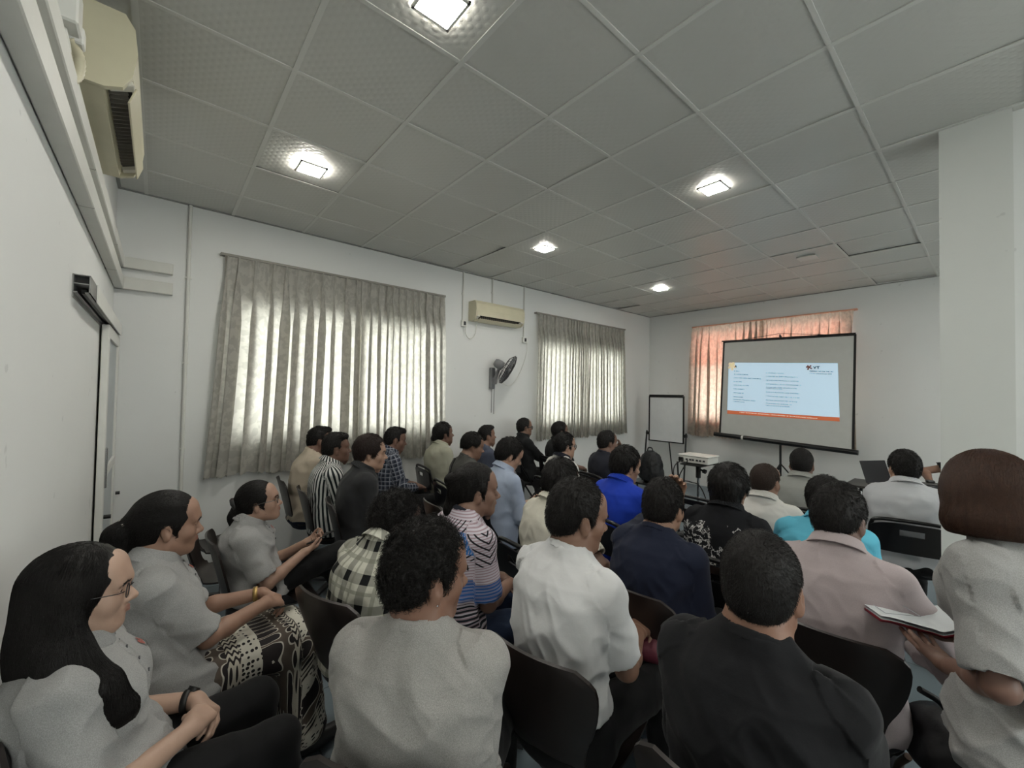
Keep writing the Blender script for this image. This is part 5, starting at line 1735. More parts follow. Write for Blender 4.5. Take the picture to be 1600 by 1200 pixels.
# ================================================================== FABRICS AND PATTERNS
POLO_GREY = fabric('heather_grey_polo', '#9c9c9b', .9, .3, .22)
TEE_GREY = fabric('heather_grey_tee', '#9a9895', .9, .3, .26)
BLACK_T = fabric('black_tee', '#141518', .85, .25)
NAVY_T = fabric('navy_tee', '#1a2033', .85, .25)
WHITE_T = fabric('white_tee', '#d6d7d8', .85, .25)
WHITE_P = fabric('white_polo', '#cfcdc8', .88, .3)
CREAM_P = fabric('cream_polo', '#d0cdbf', .88, .3)
WHITE_S = fabric('white_shirt', '#c9cbcf', .8, .2)
OLIVE_P = fabric('pale_olive_polo', '#a5a594', .88, .3)
BEIGE_T = fabric('beige_tee', '#b9ad9b', .88, .3)
CHAR_P = fabric('charcoal_shirt', '#2b2c2e', .85, .3)
SLATE_T = fabric('slate_tee', '#4a4f5e', .88, .3)
DKGREY_T = fabric('dark_grey_tee', '#4b4b48', .88, .3)
BLUE_P = fabric('royal_blue_polo', '#1f3fb4', .85, .3)
LTBLUE_S = fabric('light_blue_shirt', '#a5b1c6', .85, .2, .1)
CYAN_S = fabric('cyan_shirt', '#5fb6cf', .8, .2)
LILAC_S = fabric('lilac_shirt', '#b3a7a8', .8, .2, .08)
GREY_S = fabric('grey_shirt', '#8f908c', .85, .2)
BLACK_S = fabric('black_shirt', '#17181a', .8, .2)
NAVYTRIM = fabric('navy_trim', '#20222c', .85, .2)
BLACK_TR = fabric('black_trousers', '#0d0e10', .8, .2)
GREY_TR = fabric('dark_grey_trousers', '#2c2d30', .85, .2)
NAVY_TR = fabric('navy_trousers', '#1b2233', .85, .2)
JEANS = fabric('blue_jeans', '#34465f', .85, .4, .25)
DKJEANS = fabric('dark_jeans', '#26324a', .85, .4, .25)
SHORTS_GREY = fabric('grey_trousers', '#77787a', .85, .3)
def _stripes(N, u, v):
    m_ = N.stripe(u, .028, .0, .48)
    return N.mix(m_, lin('#cfd0cd'), lin('#1e2628'))
STRIPED = pattern_fabric('striped_shirt_cloth', _stripes)
def _plaid(N, u, v):
    P = .125
    big = N.math('ADD', N.stripe(u, P, 0, .34), N.stripe(v, P, 0, .34))
    c = N.mix(N.math('MULTIPLY', big, .5), lin('#c4c3b6'), lin('#141517'))
    thin = N.math('MAXIMUM', N.stripe(u, P, .042, .12), N.stripe(v, P, .042, .12))
    c = N.mix(N.math('MULTIPLY', thin, .55), c, lin('#77786a'))
    return c
PLAID = pattern_fabric('plaid_shirt_cloth', _plaid)
def _dplaid(N, u, v):
    c = N.mix(N.math('MULTIPLY', N.math('ADD', N.stripe(u, .04, 0, .5), N.stripe(v, .04, 0, .5)), .5), lin('#555b68'), lin('#232936'))
    thin = N.math('MAXIMUM', N.stripe(u, .04, .008, .1), N.stripe(v, .04, .008, .1))
    return N.mix(N.math('MULTIPLY', thin, .7), c, lin('#b7bac0'))
DPLAID = pattern_fabric('dark_plaid_cloth', _dplaid)
def _jersey(N, u, v):
    base = N.mix(N.stripe(v, .011, 0, .40), lin('#c9c3cc'), lin('#a38d97'))
    ab = N.math('ABSOLUTE', u)
    # black bands across the lower back and the shoulders, blue blocks on the sleeve hem and shoulder
    low = N.math('MULTIPLY', N.math('LESS_THAN', v, .19), N.math('GREATER_THAN', v, .02))
    base = N.mix(N.math('MULTIPLY', low, N.stripe(v, .016, .004, .5)), base, lin('#20252c'))
    diag = N.math('SUBTRACT', v, N.math('MULTIPLY', ab, .9))
    sh = N.math('MULTIPLY', N.math('GREATER_THAN', v, .36), N.math('LESS_THAN', v, .50))
    base = N.mix(N.math('MULTIPLY', sh, N.stripe(diag, .030, 0, .28)), base, lin('#17191f'))
    bl = N.math('MULTIPLY', N.math('MULTIPLY', N.math('GREATER_THAN', v, .385), N.math('LESS_THAN', v, .46)), N.math('LESS_THAN', u, -.105))
    bl = N.math('MULTIPLY', bl, N.math('SUBTRACT', 1, N.math('MULTIPLY', N.stripe(u, .009, 0, .3), .8)))
    base = N.mix(bl, base, lin('#2f6fb5'))
    hem = N.math('MULTIPLY', N.math('LESS_THAN', v, .285), N.math('GREATER_THAN', v, .20))
    base = N.mix(N.math('MULTIPLY', hem, N.math('ADD', .55, N.math('MULTIPLY', N.stripe(v, .014, 0, .45), .45))), base, lin('#2f63a8'))
    return base
JERSEY = pattern_fabric('football_jersey_cloth', _jersey, .55)
def _dragon(N, u, v):
    co = N.coord('attr:cloth_uv', scale=(1, 1, 1))
    n1 = N.noise(co, 13, 5, .62)
    band = N.math('LESS_THAN', N.math('ABSOLUTE', N.math('SUBTRACT', n1, .50)), .018)
    n2 = N.noise(co, 32, 4, .7)
    blot = N.math('GREATER_THAN', n2, .60)
    u = N.math('ADD', u, N.math('MULTIPLY', N.math('SUBTRACT', N.noise(co, 9, 4), .5), .22))
    v = N.math('ADD', v, N.math('MULTIPLY', N.math('SUBTRACT', N.noise(co, 7, 3), .5), .16))
    left = N.math('MULTIPLY', N.math('GREATER_THAN', u, .035), N.math('LESS_THAN', u, .26))
    mid = N.math('MULTIPLY', N.math('GREATER_THAN', u, -.20), N.math('LESS_THAN', u, .035))
    hi = N.math('MULTIPLY', N.math('GREATER_THAN', v, .08), N.math('LESS_THAN', v, .43))
    k = N.math('MULTIPLY', hi, N.math('ADD', N.math('MULTIPLY', left, N.math('MAXIMUM', band, blot)), N.math('MULTIPLY', mid, N.math('MULTIPLY', band, N.math('GREATER_THAN', N.noise(co, 6, 1), .52)))))
    return N.mix(k, lin('#15161a'), lin('#c4c4c2'))
DRAGON = pattern_fabric('printed_black_cloth', _dragon)
def _skirt(N, u, v):
    co = N.coord('attr:cloth_uv')
    # bands across the lap: dots near the knee, long leaf shapes, small zigzags
    dots = N.n('ShaderNodeTexVoronoi'); N.link(co, dots.inputs['Vector']); dots.inputs['Scale'].default_value = 55; dots.inputs['Randomness'].default_value = .35
    d = N.math('LESS_THAN', dots.outputs['Distance'], .36)
    cd = N.mix(d, lin('#c6c2b6'), lin('#232122'))
    wv = N.math('ABSOLUTE', N.math('SINE', N.math('MULTIPLY', v, 105)))
    bw = N.math('ABSOLUTE', N.math('SINE', N.math('MULTIPLY', u, 26)))
    leaf = N.math('GREATER_THAN', N.math('MULTIPLY', wv, bw), .34)
    rim = N.math('GREATER_THAN', N.math('MULTIPLY', wv, bw), .22)
    cl = N.mix(rim, lin('#5d544c'), lin('#c3beb2')); cl = N.mix(leaf, cl, lin('#2b2728'))
    zz = N.math('GREATER_THAN', N.math('SINE', N.math('ADD', N.math('MULTIPLY', v, 300), N.math('MULTIPLY', N.math('SINE', N.math('MULTIPLY', u, 300)), 1.6))), .1)
    cz = N.mix(zz, lin('#bdb7a9'), lin('#2a2627'))
    f = N.math('FRACT', N.math('DIVIDE', N.math('ADD', u, 1.0), .24))
    c = N.mix(N.math('GREATER_THAN', f, .30), cd, cl)
    c = N.mix(N.math('GREATER_THAN', f, .80), c, cz)
    return c
SKIRT = pattern_fabric('batik_skirt_cloth', _skirt)

# ================================================================== THE AUDIENCE
# each entry: where the crown of the head is, how far off, which way the body faces, pose, clothes, hair
GL_DARK = mat('dark_spectacle_frame', '#1a1a1c', .3)
GL_STEEL = mat('steel_spectacle_frame', '#6f6d6a', .3, .8)
SK1, SK2, SK3, SK4 = '#a97c60', '#946a50', '#7d5743', '#b98a6c'
H_SHORT = dict(line='short', t=.006, top=.016, back=.010, n=5200, len=.012, w=.0007, lift=.45, amp=.002, freq=60)
H_FADE = dict(line='short', t=.002, top=.020, back=.005, n=5200, len=.011, w=.0007, lift=.5, amp=.002, quiff=True)
H_BUZZ = dict(line='short', t=.003, top=.007, back=.005, n=7000, len=.006, w=.0006, lift=.6, amp=.0012)
H_MED = dict(line='nape', t=.012, top=.022, back=.016, n=4200, len=.022, w=.0008, lift=.25, amp=.003, freq=45)
H_MOP = dict(line='bangs', t=.016, top=.026, back=.018, n=4200, len=.025, w=.0008, lift=.18, amp=.003, freq=40)
H_BOWL = dict(line='bowl', t=.016, top=.024, back=.014, n=3800, len=.024, w=.0008, lift=.15, amp=.002, freq=45)
H_CURL = dict(line='nape', t=.008, top=.024, back=.010, n=5200, len=.013, w=.0011, curl=.005, amp=.006, freq=50, streak=(1, 1, 1))
H_THIN = dict(line='thin', t=.003, top=.004, back=.006, n=2600, len=.008, w=.0006, lift=.4, amp=.001)
AUD = 'seated audience facing the projection screen'
def lap(dx=0, dz=0, gap=.05): return {1: dict(w=(.29 + dx, gap, .66 + dz), f=(.55, -.7, -.25), n=(-.2, -.2, -1)), -1: dict(w=(.27 + dx, -gap, .67 + dz), f=(.55, .7, -.25), n=(-.2, .2, -1))}
CLASP = {1: dict(w=(.175, .075, .635), f=(.42, -.88, -.12), n=(-.55, -.30, -.75), curl=(30, 40, 30), pole=(-.5, .5, -.7)), -1: dict(w=(.145, -.085, .655), f=(.55, .80, -.12), n=(-.35, .2, -.9), curl=(40, 45, 35), pole=(-.5, -.5, -.7))}
CROSSED = {1: dict(w=(.21, -.10, .83), f=(-.1, -1, .1), n=(-1, 0, 0), pole=(-.2, .6, -.8)), -1: dict(w=(.24, .10, .85), f=(-.1, 1, .1), n=(-1, 0, 0), pole=(-.2, -.6, -.8))}
PHONE = {1: dict(w=(.30, .07, .72), f=(.8, -.45, .15), n=(-.3, -.6, .75), curl=(40, 45, 30)), -1: dict(w=(.31, -.09, .74), f=(.75, .55, .25), n=(-.3, .3, .8), curl=(35, 35, 20))}
PEOPLE = []
def P(name, at, h, depth, yaw, label, **kw):
    d = dict(name=name, at=at, h=h, depth=depth, yaw=yaw, label=label, seed=len(PEOPLE) + 1, group=AUD); d.update(kw)
    PEOPLE.append(d)
# --- three women along the left wall
P('long', (-.150, 1.575), 1.215, 1.085, 4, 'person with long loose black hair, glasses and grey polo, nearest woman at the left edge',
  female=True, s=.98, fat=1.12, lean=(-26, 0), legs={1: ((.36, .12, .52), (.40, .13, .085)), -1: ((.36, -.13, .52), (.40, -.13, .085))}, neck=8, chest=-8, head=(-8, 2, 0), skin='#c29a80', glasses=GL_DARK, wrist=[('wristwatch', 1, BLACK)],
  shirt=dict(wrinkle=1.5, kind='polo', mat=POLO_GREY, sleeve=.86, ease=1.3), trousers=dict(mat=BLACK_TR), hands=CLASP,
  hair=dict(line='full', t=.014, top=.014, back=.014, n=7000, w=.0007, long=.26, amp=.0015, freq=80, streak=(1, 1, .12),
            locks=[((-.02, -.072, .03), (.005, -.088, -.12), .030, .036), ((.005, -.092, -.12), (.070, -.125, -.20), .040, .042), ((.070, -.125, -.20), (.118, -.122, -.27), .042, .028), ((.118, -.122, -.27), (.136, -.112, -.305), .028, .008),
                   ((.0, -.092, -.10), (.045, -.130, -.20), .040, .040), ((.045, -.130, -.20), (.085, -.130, -.28), .040, .026), ((.085, -.130, -.28), (.115, -.118, -.34), .026, .004),
                   ((-.03, -.09, -.10), (.005, -.130, -.20), .040, .040), ((.005, -.130, -.20), (.045, -.142, -.27), .040, .022), ((.045, -.142, -.27), (.075, -.135, -.325), .022, .004), ((-.02, .072, .03), (.0, .085, -.14), .030, .030), ((.0, .085, -.14), (.035, .08, -.24), .03, .008)],
            lumps=[((-.045, 0, -.10), (.082, .098, .17))], comb=(-.2, 0, -.9)))
P('ponytail', (.035, 2.075), 1.235, 1.58, 10, 'person with low ponytail, grey polo and patterned skirt, middle woman at the left wall',
  female=True, s=1.0, fat=1.22, lean=(-18, 6), chest=-10, head=(-6, 4, 0), skin='#a67a5f', wrist=[('bracelet', 1, mat('gold_bracelet', '#b79a63', .3, .8))],
  shirt=dict(wrinkle=1.5, kind='polo', mat=POLO_GREY, sleeve=.90, ease=1.4), trousers=dict(mat=SKIRT, skirt=True),
  hands={1: dict(w=(.35, .05, .70), f=(.55, -.75, -.15), n=(-.4, -.3, -.8), curl=(35, 45, 30)), -1: dict(w=(.32, -.08, .71), f=(.80, .45, -.30), n=(-.2, .3, -.9), curl=(25, 40, 25))},
  hair=dict(line='fem', t=.006, top=.014, back=.012, n=5200, w=.0007, long=.20, amp=.0015, freq=80, streak=(1, 1, .2), lk=.03, comb=(-.9, 0, .1), face=False,
            locks=[((-.095, 0, .025), (-.135, 0, -.015), .026, .036), ((-.135, 0, -.015), (-.140, 0, -.12), .038, .050), ((-.140, 0, -.12), (-.110, -.02, -.28), .050, .022)],
            band=[((-.112, 0, .012), .030)], band_mat=mat('pale_hair_clip', '#b9b4aa', .3), band_t=.006, band_ax=(-.8, 0, -.7)))
P('scrunchie', (.42, 2.74), 1.11, 2.36, -2, 'person with black scrunchie, steel glasses and grey polo looking at a phone on crossed legs',
  female=True, s=.96, fat=1.18, lean=(-22, 10), chest=-14, head=(-14, -10, 0), neck=20, skin='#b1866c', glasses=GL_STEEL,
  shirt=dict(kind='polo', mat=POLO_GREY, sleeve=.85, ease=1.2), trousers=dict(mat=BLACK_TR),
  legs={1: ((.42, .05, .53), (.58, .08, .16)), -1: ((.46, -.03, .62), (.72, .06, .40))}, toe={-1: (.8, .1, -.3)},
  hands={1: dict(w=(.27, .03, .695), f=(.75, -.4, .25), n=(-.3, -.6, .75), curl=(40, 45, 30)), -1: dict(w=(.23, -.10, .685), f=(.85, .45, .15), n=(-.2, .3, .9), curl=(30, 35, 20))},
  hair=dict(line='fem', t=.008, top=.014, back=.012, n=3600, w=.0007, long=.2, amp=.0015, freq=80, streak=(1, 1, .2), lk=.03, comb=(-.9, 0, 0), face=False,
            locks=[((-.09, 0, .02), (-.115, 0, -.05), .032, .044), ((-.115, 0, -.05), (-.115, -.02, -.17), .044, .034), ((-.115, -.02, -.17), (-.09, -.03, -.24), .034, .014)],
            band=[((-.112, 0, .02), .030)], band_t=.016))
# --- left block by the large curtains
P('beige', (1.15, 4.13), 1.29, 3.9, -4, 'person in a beige crew-neck tee with faded hair against the large curtains', head=(-6, 0, 0), skin=SK3, shirt=dict(mat=BEIGE_T, sleeve=.7, ease=1.3), trousers=dict(mat=NAVY_TR), hair=H_FADE, fat=1.05, lean=(-5, 17))
P('striped', (1.13, 3.62), 1.27, 3.5, -6, 'person in a black and white vertically striped long-sleeved shirt', head=(-6, -4, 0), skin=SK3, shirt=dict(kind='shirt', mat=STRIPED, sleeve=1.85, ease=1.4), hair=dict(H_FADE, top=.026), lean=(-9, 11))
P('charcoal', (1.22, 3.07), 1.3, 3.1, -12, 'person with mop-top fringe in a plain charcoal shirt', head=(-14, 2, 0), skin='#bb8f72', s=1.03, shirt=dict(kind='polo', mat=CHAR_P, sleeve=1.8, ease=1.5), hair=dict(H_MOP, mat=hair_mat('dark_brown_hair', '#1d1614', '#332622')), fat=1.15, lean=(-9, 13))
P('darkplaid', (1.84, 3.97), 1.27, 4.2, -8, 'person in a small dark plaid shirt with short cropped hair', head=(-8, 6, 0), skin=SK3, shirt=dict(kind='shirt', mat=DPLAID, sleeve=1.8), hair=H_FADE, lean=(-9, 11))
P('olive', (2.46, 4.11), 1.29, 4.7, -8, 'person in a pale olive polo with dark hair gathered at the nape', head=(-4, -6, 0), skin=SK3, fat=1.25, s=1.03, shirt=dict(kind='polo', mat=OLIVE_P, sleeve=.75, ease=1.2), hair=dict(H_MED, lumps=[((-.105, 0, -.03), (.035, .045, .04))]), lean=(-9, 7))
P('slate', (3.02, 4.04), 1.235, 5.0, -14, 'person in a slate blue tee with folded arms under the wall fan', head=(-2, -8, 0), skin=SK2, shirt=dict(mat=SLATE_T, sleeve=.8), hands=CROSSED, hair=H_FADE, lean=(-7, 7))
P('strap', (2.31, 3.26), 1.25, 3.95, -12, 'person with a bowl cut in a dark grey tee carrying a strap over the shoulder', head=(-16, 10, 0), skin=SK2, shirt=dict(mat=DKGREY_T, sleeve=.75), hair=H_BOWL, lean=(-5, 15))
P('phone', (2.17, 2.50), 1.27, 3.3, -12, 'person in a light blue shirt bent over a phone', head=(-12, 24, 0), skin=SK4, shirt=dict(kind='shirt', mat=LTBLUE_S, sleeve=1.8), hands=PHONE, hair=H_MED, lean=(-7, 13))
P('blackshirt', (3.83, 4.24), 1.30, 5.7, -20, 'person in a black shirt and glasses sitting upright below the wall fan', head=(0, -4, 0), skin=SK2, glasses=GL_DARK, shirt=dict(kind='shirt', mat=BLACK_S, sleeve=1.4), hands=lap(.06), hair=H_SHORT, lean=(-17, -1))
P('darkround', (4.06, 3.78), 1.275, 5.5, -18, 'person in a black polo with a round dark head before the far curtains', head=(-8, 0, 0), skin=SK3, shirt=dict(kind='polo', mat=BLACK_S, sleeve=.8), hair=dict(H_SHORT, t=.012, top=.016, back=.016), fat=1.1, lean=(-15, 5))
P('whitepolo', (3.09, 2.81), 1.25, 4.1, -14, 'person in a white polo with navy collar trim and glasses', head=(-10, 0, 0), skin='#b78a6e', glasses=GL_STEEL, fat=1.2, shirt=dict(kind='polo', mat=WHITE_P, sleeve=.8, collar_mat=NAVYTRIM), hair=H_MED, lean=(-11, 7))
P('blackfront', (3.65, 2.71), 1.255, 4.4, -14, 'person in a black tee in front of the black backpack', head=(-10, 0, 0), skin=SK3, shirt=dict(mat=NAVYTRIM, sleeve=.8), hair=H_SHORT, lean=(-11, 7), hands={1: dict(w=(.25, .10, 1.0), f=(.2, -.3, .9), n=(-1, 0, 0)), -1: dict(w=(.28, -.05, .66))})
# --- middle block
P('blue', (2.55, 1.72), 1.262, 2.95, -6, 'person in a royal blue polo with wavy black hair', head=(-16, 8, 0), skin='#b58668', shirt=dict(kind='polo', mat=BLUE_P, sleeve=.85), hair=dict(H_MED, top=.032, t=.016, amp=.005), trousers=dict(mat=NAVY_TR), fat=1.12, lean=(-9, 13))
P('cream', (1.80, 1.65), 1.25, 2.4, -6, 'person in a cream polo and jeans, mostly behind the white tee', head=(-8, 8, 0), skin=SK3, shirt=dict(kind='polo', mat=CREAM_P, sleeve=.8), hair=dict(H_MED, top=.028, t=.014), trousers=dict(mat=JEANS), lean=(-7, 15), hands={1: dict(w=(.28, .08, .66)), -1: dict(w=(.22, -.22, .70), pole=(-.2, -.9, -.4))})
P('whitetee', (1.17, .985), 1.325, 1.5, 0, 'person in a plain white tee and black trousers in a brown shell chair', head=(-24, 8, 0), skin='#8f664d', s=1.02, chair_rz=.20, shirt=dict(wrinkle=1.5, mat=WHITE_T, sleeve=.82, ease=.9, hem=.16), trousers=dict(mat=BLACK_TR), hands={1: dict(w=(.36, .02, .70), f=(.8, -.5, -.1), n=(-.2, -.5, -.8), curl=(40, 45, 35)), -1: dict(w=(.34, -.08, .715), f=(.9, .35, -.15), n=(-.2, .3, -.9), curl=(35, 45, 30))}, hair=dict(H_SHORT, top=.022), lean=(-9, 15), neck=8)
P('jersey', (1.17, 1.645), 1.29, 2.0, -4, 'person with a half-tied mullet in a pink and blue striped football jersey', head=(-20, 0, 0), skin='#8d6650', shirt=dict(mat=JERSEY, sleeve=.9, ease=1.2, collar_mat=NAVYTRIM), trousers=dict(mat=DKJEANS), hands=lap(.02, .02),
  hair=dict(line='back', t=.004, top=.018, back=.016, n=4200, w=.0008, long=.14, amp=.004, freq=60, lk=.03, face=False, comb=(-.8, 0, -.2), locks=[((-.085, .0, .01), (-.105, .01, -.08), .05, .042), ((-.105, .01, -.08), (-.098, .0, -.15), .042, .016), ((-.09, 0, .065), (-.125, .01, .062), .030, .026)]), lean=(-5, 17))
P('plaid', (.88, 1.81), 1.155, 1.95, 18, 'person leaning forward in a large black and white plaid shirt', head=(-30, 16, 0), skin='#64473a', shirt=dict(kind='shirt', mat=PLAID, sleeve=1.8, ease=1.3), trousers=dict(mat=GREY_TR), hair=dict(H_MED, top=.024, t=.014, curl=.006, amp=.005), lean=(-3, 25), neck=26, fat=1.06)
P('curly', (.555, .985), 1.285, 1.12, 40, 'person with curly black hair in a heather grey tee, back to the viewer', head=(-46, 6, 0), skin='#8a5f47', s=1.03, earring=True, hands={1: dict(w=(.27, .05, .63)), -1: dict(w=(.15, .05, .63), pole=(-.5, -.5, -.7))}, shirt=dict(wrinkle=1.5, mat=TEE_GREY, sleeve=1.6, ease=1.6, hem=-.14), trousers=dict(mat=BLACK_TR), hair=H_CURL, lean=(-12, 8), neck=14, fat=1.05)
P('navy', (1.80, 1.01), 1.245, 1.95, 2, 'person in a navy tee with fingers raised to the forehead', head=(-2, 4, 0), skin='#a67a5c', shirt=dict(wrinkle=1.5, mat=NAVY_T, sleeve=.9, ease=1.3), trousers=dict(mat=GREY_TR), hair=dict(H_SHORT, top=.024, t=.008), lean=(-5, 17),
  hands={-1: dict(w=(.27, -.06, .66)), 1: dict(w=(.240, .0, 1.14), f=(-.28, -.25, .9), n=(-.9, -.1, -.4), pole=(.6, .6, -.6), curl=(22, 30, 20))})
P('printed', (2.42, .97), 1.258, 2.3, 4, 'person with chin-length black hair in a black shirt with white print', head=(-6, 2, 0), skin='#9a7055', shirt=dict(kind='shirt', mat=DRAGON, sleeve=.95, ease=1.3), hair=dict(H_MED, t=.022, top=.026, back=.024, line='nape', lumps=[((-.055, 0, -.06), (.055, .072, .055))]), lean=(-9, 13))
P('balding', (3.03, .99), 1.215, 2.7, 4, 'person with thinning crown in a white polo', head=(-10, 4, 0), skin=SK2, shirt=dict(kind='polo', mat=WHITE_P, sleeve=.9, ease=1.2), hair=dict(H_BUZZ, top=.001, mat=hair_mat('thin_hair', '#2a211d', '#3d3029', .5)), lean=(-9, 11))
P('greyshirt', (3.92, 1.02), 1.24, 3.3, 8, 'person with protruding ears in a grey shirt below the projection screen', head=(4, 0, 0), skin=SK3, ears=1.2, shirt=dict(kind='shirt', mat=GREY_S, sleeve=1.8), hair=dict(H_BUZZ, top=.010), lean=(-9, 9))
P('bigwhite', (4.16, .445), 1.27, 3.0, 14, 'broad person in a stretched white shirt beside the pillar', head=(14, 2, 0), skin=SK4, s=1.03, fat=1.28, shirt=dict(kind='shirt', mat=WHITE_S, sleeve=.9, ease=1.0), hair=dict(H_SHORT, top=.020, t=.010), lean=(-9, 11))
P('cyan', (2.77, .61), 1.21, 2.25, 8, 'person in a bright cyan shirt behind the lilac shirt', head=(4, 10, 0), skin=SK3, shirt=dict(kind='shirt', mat=CYAN_S, sleeve=1.8, ease=1.2), hair=H_MED, lean=(-5, 19), fat=1.08)
P('lilac', (2.10, .41), 1.29, 1.68, 6, 'person in a creased lilac long-sleeved shirt looking down', head=(-14, 18, 0), skin='#6e4c3d', s=1.03, shirt=dict(kind='shirt', mat=LILAC_S, sleeve=1.85, ease=1.2, hem=-.14, wrinkle=1.3), trousers=dict(mat=GREY_TR), hair=dict(H_SHORT, top=.022, t=.008), lean=(-7, 17), hands={1: dict(w=(.28, .06, .68)), -1: dict(w=(.24, -.20, .70), f=(.8, .4, -.3), pole=(-.5, -.7, -.5))})
P('blacktee', (1.13, .378), 1.31, 1.03, 4, 'person with cropped hair in a plain black tee, nearest back in the foreground', head=(4, 4, 0), skin='#97694e', s=1.03, ears=1.08, shirt=dict(wrinkle=1.5, mat=BLACK_T, sleeve=1.3, ease=1.0, hem=-.14), trousers=dict(mat=BLACK_TR), hair=dict(H_BUZZ, n=9000, top=.010, back=.008, t=.005), lean=(-10, 10))
# --- standing woman and the presenter
P('bob', (1.75, .025), 1.495, 1.15, 70, 'standing person with a brown bob in a grey polo holding an open notebook', group=None, stand=True, female=True, s=.92, fat=1.08, head=(-46, 10, 0), lean=(0, 10), skin='#8a6350', eyes=True, chest=-6,
  shirt=dict(wrinkle=1.5, kind='polo', mat=POLO_GREY, sleeve=.90, ease=1.3, hem=-.22), trousers=dict(mat=BLACK_TR),
  hands={1: dict(w=(.145, .05, .885), f=(.75, -.50, .05), n=(0, -.1, .97), pole=(-.8, .8, -.35), curl=(4, 8, 6)), -1: dict(w=(.25, -.17, .88), f=(.9, .3, .0), n=(0, .2, .97), curl=(4, 8, 6))},
  hair=dict(line='full', t=.018, top=.018, back=.022, n=7500, w=.0008, long=.20, amp=.0018, freq=80, streak=(1, 1, .12), mat=HAIR_BROWN, lumps=[((-.028, 0, -.01), (.106, .106, .13)), ((-.030, 0, -.075), (.110, .114, .075))], locks=[((-.02, 0, 0), (-.02, 0, -.01), .05, .05)], trim=-.112, comb=(-.2, 0, -.9)))
P('presenter', (6.20, .12), 1.30, 6.0, 165, 'person mostly hidden behind the pillar with a bare forearm on the side table', group=None, skin=SK2, shirt=dict(mat=BLACK_T, sleeve=.6), hair=H_MED, lean=(-4, 8), hands={-1: dict(w=(.35, -.26, .80), f=(.9, .1, -.3), pole=(-.5, -.6, .2)), 1: dict(w=(.28, .10, .79))})
BY = {}
for S in PEOPLE:
    BY[S['name']] = (S, person(S))
# ================================================================== CHAIRS IN THE ROWS
SEAT_OF = dict(long='shell', ponytail='shell', scrunchie='shell', beige='shell', striped='shell', charcoal='shell', darkplaid='shell', plaid='shell', curly='shell',
               whitetee='shell', jersey='shell', navy='shell', lilac='shell', blacktee='shell')
WHO = dict(long='woman with long loose hair', ponytail='woman in the patterned skirt', scrunchie='woman with the black scrunchie', beige='person in the beige tee',
           striped='person in black and white stripes', charcoal='person in the charcoal shirt', darkplaid='person in the small dark plaid', plaid='person in the large plaid shirt',
           curly='person with curly hair', whitetee='person in the plain white tee', jersey='person in the striped jersey', navy='person in the navy tee', lilac='person in the lilac shirt',
           blacktee='person in the foreground black tee', olive='person in the olive polo', slate='person in the slate tee', strap='person with the bowl cut', phone='person in light blue',
           blackshirt='person in black shirt and glasses', darkround='person in the black polo by the curtains', whitepolo='person in white polo with navy trim', blackfront='person in the black tee by the backpack',
           blue='person in the royal blue polo', cream='person in the cream polo', printed='person in the printed black shirt', balding='person with the thinning crown', greyshirt='person in the grey shirt',
           bigwhite='broad person in the stretched white shirt', cyan='person in the cyan shirt', presenter='presenter behind the pillar')
for nm, (S, ob) in BY.items():
    if nm == 'bob': continue
    kind = SEAT_OF.get(nm, 'folding')
    q = wpt(S, (.035, 0, 0))
    # the backrest follows the sitter: chairs stay square to the body
    dx = S.get('chair_dx', .045)
    q = wpt(S, (.02 + dx, 0, 0))
    place_chair(kind, q.x, q.y, S['_yaw'] + S.get('chair_rz', 0), ('dark brown moulded shell chair under the ' if kind == 'shell' else 'black folding chair under the ') + WHO[nm], 'brown shell chairs' if kind == 'shell' else 'black folding chairs')
place_chair('shell', .42, 3.86, .05, 'empty brown shell chair nearest the white conduit', 'brown shell chairs')
place_chair('shell', .40, 3.27, -.15, 'empty brown shell chair just behind the woman with the black scrunchie', 'brown shell chairs')
place_chair('shell', 1.78, 2.62, -.15, 'empty brown shell chair behind the person in light blue', 'brown shell chairs')
place_chair('folding', 3.62, 1.62, -.02, 'empty black folding chair in front of the projector stand', 'black folding chairs')

# ================================================================== THINGS HELD, WORN AND SET DOWN
def oriented(o, f, n):
    """rotate an object so local x follows f and local z follows n"""
    f = Vector(f).normalized(); n = Vector(n); n = (n - f * n.dot(f)).normalized(); y = n.cross(f)
    o.rotation_euler = Matrix((f, y, n)).transposed().to_euler()
def make_phone(label, loc, f, n, screen, case=BLACK):
    t = thing('phone', label, 'phone', loc)
    MB().box((0, 0, 0), (.155, .075, .009), None, .003).build('case', case, t)
    MB().box((0, 0, .0049), (.145, .069, .0008)).build('screen', screen, t)
    MB().box((.055, .018, -.0058), (.028, .028, .003), None, .001).build('camera_bump', DGREY, t)
    oriented(t, f, n)
    return t
DARK_SCREEN = mat('dark_screen', '#0c0d10', .12)
LIT_SCREEN = emit('lit_screen', '#b9bfd8', .55)
def hand_point(S, sg, a, b):
    K = S['_K']; f = K.HD[sg]; n = K.HN[sg]; n = nrm(n - f * (n @ f))
    R = rotz(S['_yaw'])
    return wpt(S, K.W[sg] + f * a + n * b), Vector(R @ f), Vector(R @ n)
S = BY['ponytail'][0]; p, f, n = hand_point(S, -1, .11, .012)
make_phone('dark phone under the hands on the patterned skirt', p, f, -n, DARK_SCREEN)
S = BY['scrunchie'][0]; p, f, n = hand_point(S, -1, .135, .030)
make_phone('black phone held by the woman with the scrunchie', p, f, n, DARK_SCREEN)
S = BY['phone'][0]; p, f, n = hand_point(S, -1, .11, .020)
make_phone('phone with lit screen held by the person in light blue', p, f, n, LIT_SCREEN)

